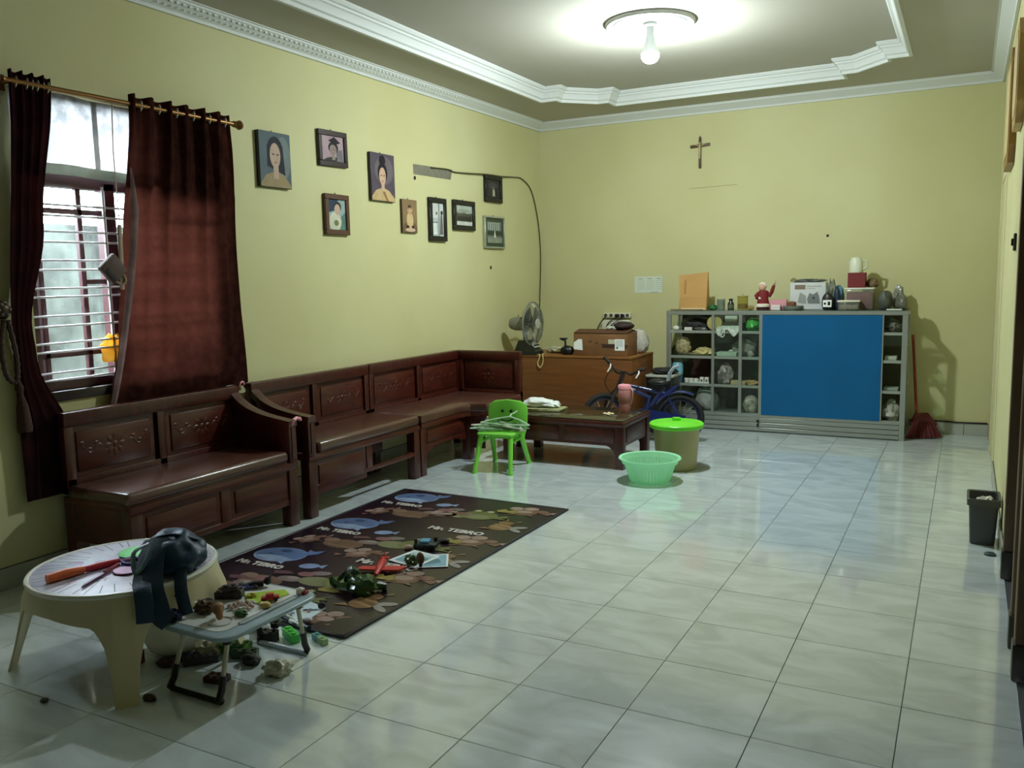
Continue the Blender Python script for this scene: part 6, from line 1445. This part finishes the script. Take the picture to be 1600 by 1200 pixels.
b = MB(); b.loft([rr2(.108, .16, .0), rr2(.114, .166, .006), rr2(.138, .20, .236), rr2(.130, .192, .236), rr2(.106, .158, .012)], True, True); build('body', b, M('bin_grey', (64, 66, 64), .5), wb)
b = MB(); b.loft([rr2(.138, .20, .205), rr2(.154, .216, .209), rr2(.156, .218, .243), rr2(.150, .212, .247), rr2(.132, .194, .243), rr2(.132, .194, .225)], True, False); build('rim', b, M('bin_rim_grey', (72, 74, 70), .45), wb)
b = MB(); b.lump((.262, 1.665, .15), (.10, .13, .085), 141, .25, 3); tag(build('crumpled_paper', b, M('paper_crumpled', (206, 206, 196), .8), origin=(.26, 1.66, .15)), 'crumpled whitish paper sticking up inside the waste bin', 'paper')
b = MB(); b.lathe([(.0, 0), (.022, 0), (.023, .008), (.016, .014), (.0, .015)], (.288, 1.42, 0), 18, 1.2, 1); tag(build('door_stop', b, M('stop_teal', (44, 62, 62), .5), origin=(.288, 1.42, 0)), 'small dark round stopper on the floor before the waste bin', 'stopper')

# ------------------------------------------------------------------ curtains
rod = thing('curtain_rod', 'antique gold curtain rod with ball finials above the window', 'curtain rod', (-3.755, -.15, 2.355))
RX, RZ = -3.755, 2.358
build('pole', MB().cyl((RX, -.84, RZ), (RX, .535, RZ), .013, None, 14), m_gold, rod)
for y, s in ((-.84, -1), (.535, 1)):
    b = MB(); b.tube([(RX, y, RZ), (RX, y + s * .012, RZ), (RX, y + s * .02, RZ), (RX, y + s * .03, RZ), (RX, y + s * .05, RZ), (RX, y + s * .066, RZ), (RX, y + s * .078, RZ)], [.016, .020, .012, .020, .029, .022, .006], 14); build('finial', b, m_gold, rod)
for y in (-.80, .505):
    b = MB(); b.span((XL, y - .012, RZ - .035), (XL + .01, y + .012, RZ + .035)); b.cyl((XL, y, RZ), (RX, y, RZ), .008, None, 8); build('bracket', b, m_gold, rod)
def curtain(name, label, top, left, right, zb, mat, folds, amp, thick=0.0, xbot=-3.812, n=110, m_=34, zt=2.405):
    """left/right: functions v(0 top..1 bottom) -> y; pleated sheet with eyelets"""
    t = thing(name, label, 'curtain', (RX, (left(0) + right(0)) / 2, zb), 0, 'dark curtains at the window')
    def fn(u, v):
        yl, yr = left(v), right(v); y = yl + (yr - yl) * u
        z = zt + (zb - zt) * v
        k = math.sin(u * folds * 2 * PI + .5 * min(1, v * 2) * math.sin(v * 4 + u * 9)); k = math.tanh(2.2 * k) if v < .3 else k
        a = amp * min(1.0, (yr - yl) / .5) * (.75 + .25 * math.cos(u * 17 + v * 3))
        x = RX + (xbot - RX) * min(1, max(0, (v - .12) / .6)) ** 1.0
        return (x + a * k * (1 - .85 * v), y + .35 * a * math.cos(u * folds * 2 * PI), z + (.006 * math.sin(u * folds * 2 * PI) if v == 0 else 0))
    b = MB(); b.grid(fn, n, m_); build('cloth', b, mat, t, smooth=80)
    for k in range(int(folds * 2)):
        u = (k + .5) / (folds * 2) ; y = left(0) + (right(0) - left(0)) * u
        b = MB(); b.tube([(RX + .020 * math.cos(q) * .35, y + .004 * math.sin(q), RZ + .024 * math.sin(q)) for q in [2 * PI * i / 16 for i in range(17)]], .004, 6)
        build('eyelet', b, M('eyelet_silver', (176, 168, 150), .3, .8) if k == 0 else eyel[0], t) if k else eyel.append(M('eyelet_silver', (176, 168, 150), .3, .8))
    return t
eyel = []
m_cur = cloth_mat('dark_brown_curtain', (38, 20, 18), .145, (58, 32, 26), 18, (104, 54, 42))
def lerp(a, c, t): return a + (c - a) * t
def pl(table):
    def f(v):
        for (a, y0), (c, y1) in zip(table, table[1:]):
            if v <= c: 
                q = (v - a) / (c - a); q = q * q * (3 - 2 * q); return lerp(y0, y1, q)
        return table[-1][1]
    return f
eyel = []
ct1 = curtain('curtain', 'wide dark red-brown curtain hanging right of the window, glowing in the daylight', 2.4, pl([(0, -.195), (.5, -.27), (.78, -.31), (1, -.39)]), pl([(0, .505), (.3, .53), (1, .585)]), .79, m_cur, 6, .028)
b = MB(); b.grid(lambda u, v: (lerp(RX + .012, -3.795, min(1, max(0, v - .05) / .6)) + .012 * math.sin(u * 3), lerp(-.215, -.40, v ** 2.2 * .95 + .05 * v) + .055 * u * min(1, .12 + v * 5) * (1 - .35 * v), 2.03 - 1.23 * v), 6, 30)
build('daylit_fold_edge', b, cloth_mat('painted_daylit_fold', (120, 98, 96), .25, (140, 116, 112), 12), ct1, smooth=80)  # folded edge strip, its catch of daylight painted in as paler cloth
eyel = []
m_cur2 = cloth_mat('dark_brown_curtain_gathered', (32, 18, 20), .06, (46, 24, 24), 8, (70, 26, 22))
ct2 = curtain('curtain', 'narrow dark curtain gathered at the left edge of the window', 2.4, pl([(0, -.825), (.6, -.89), (.8, -.89), (1, -.885)]), pl([(0, -.615), (.35, -.70), (.58, -.79), (.66, -.775), (.86, -.63), (1, -.70)]), .40, m_cur2, 4, .030, xbot=-3.80)
# wide curtain's folded edge has daylight painted into its paler colour
# sheer strip behind the curtains
sv = thing('sheer_valance', 'whitish sheer printed cloth across the top of the window', 'curtain', (-3.80, -.16, 2.0))
b = MB(); b.grid(lambda u, v: (-3.803 + .006 * math.sin(u * 34), -.80 + 1.26 * u, 2.345 - .385 * v + .006 * math.sin(u * 9)), 90, 10)
build('cloth', b, cloth_mat('sheer_white', (120, 120, 120), .55, (176, 176, 176), 12), sv, smooth=80)
b = MB(); b.grid(lambda u, v: (-3.800 + .006 * math.sin(u * 34), -.80 + 1.26 * u, 2.010 - .052 * v + .006 * math.sin(u * 9)), 90, 3); build('hem', b, cloth_mat('sheer_hem', (124, 128, 112), .4, (140, 144, 126), 9), sv, smooth=80)
b = MB()
for y in (-.37, -.12): b.grid(lambda u, v, y=y: (-3.800 + .006 * math.sin((y + .8 + .03 * u) / 1.26 * 34), y + .028 * u, 2.34 - .33 * v), 4, 10)
build('seam', b, cloth_mat('sheer_seam', (128, 126, 120), .5, (146, 142, 136), 9), sv, smooth=80)
# tie-back hook and tasselled cord
hk = thing('tieback_hook', 'dark carved curtain hook on the wall at the left photo edge', 'hook', (XL, -.925, 1.315))
b = MB(); b.sph((XL + .05, -.925, 1.32), (.03, .042, .045), 14, 10); b.cyl((XL, -.925, 1.30), (XL + .04, -.925, 1.31), .012, None, 10); build('knob', b, M('hook_bronze', (66, 50, 40), .35, .4, vary=(40, .4)), hk)
b = MB()
for k in range(6): b.sph((XL + .07, -.925 + .026 * math.cos(k * PI / 3), 1.32 + .026 * math.sin(k * PI / 3)), .010, 8, 6)
build('petals', b, M('hook_bronze_light', (96, 84, 74), .35, .4), hk)
cd = thing('tasselled_tieback', 'brown twisted tie-back cord with a tassel hanging beneath the hook', 'tie-back', (XL + .045, -.92, .9))
b = MB(); P = spline([(XL + .045, -.915, 1.27), (XL + .05, -.94, 1.16), (XL + .05, -.93, 1.02), (XL + .05, -.885, .985), (XL + .05, -.875, 1.10), (XL + .05, -.90, 1.27)], 12)
b.tube(P, [.011 + .003 * (k % 3 == 0) for k in range(len(P))], 8); build('cord', b, M('cord_brown', (70, 46, 32), .7, vary=(60, .4)), cd)
b = MB(); b.tube([(XL + .05, -.88, .99), (XL + .05, -.875, .95), (XL + .05, -.872, .92), (XL + .05, -.868, .86), (XL + .05, -.865, .76), (XL + .05, -.865, .74)], [.008, .02, .012, .026, .034, .032], 12); build('tassel', b, M('tassel_brown', (72, 40, 28), .85, vary=(80, .5)), cd)
# things caught at the window
t = thing('hanging_board', 'brown square pad hanging tilted from a strap at the window edge', 'pad', (-3.70, -.39, 1.5))
b = MB(); b.box((-3.705, -.392, 1.505), (.03, .115, .115), Matrix.Rotation(math.radians(40), 4, 'X'), .006); build('pad', b, M('pad_brown', (84, 62, 50), .7, vary=(16, .3)), t)
b = MB(); b.box((-3.69, -.41, 1.475), (.006, .075, .03), Matrix.Rotation(math.radians(-48), 4, 'X'), .002); build('dark_stripe', b, M('pad_stripe', (34, 22, 20), .7), t)
b = MB(); b.tube(spline([(-3.705, -.345, 1.50), (-3.70, -.325, 1.45), (-3.70, -.345, 1.425), (-3.705, -.375, 1.44)], 6), .006, 6); build('strap', b, M('pad_strap', (150, 130, 110), .6), t)
b = MB(); b.tube([(-3.715, -.325, 1.73), (-3.712, -.330, 1.62), (-3.71, -.335, 1.50), (-3.71, -.34, 1.40)], .014, 8, flat=(.014, .005)); b.tube([(-3.712, -.326, 1.72), (-3.752, -.30, 2.10), (-3.7545, -.285, 2.348)], .003, 6); build('hanging_strip', b, M('strip_tan', (150, 128, 106), .6), t)
m_yel = cloth_mat('yellow_bag', (250, 206, 110), .7, (250, 220, 140), 14)
b = MB(); b.lump((XL - .035, -.30, 1.02), (.05, .13, .15), 150, .2, 2.4); tag(build('plastic_bag', b, m_yel, origin=(XL - .035, -.30, 1.02)), 'yellow plastic bag stuck in the window grille', 'bag')
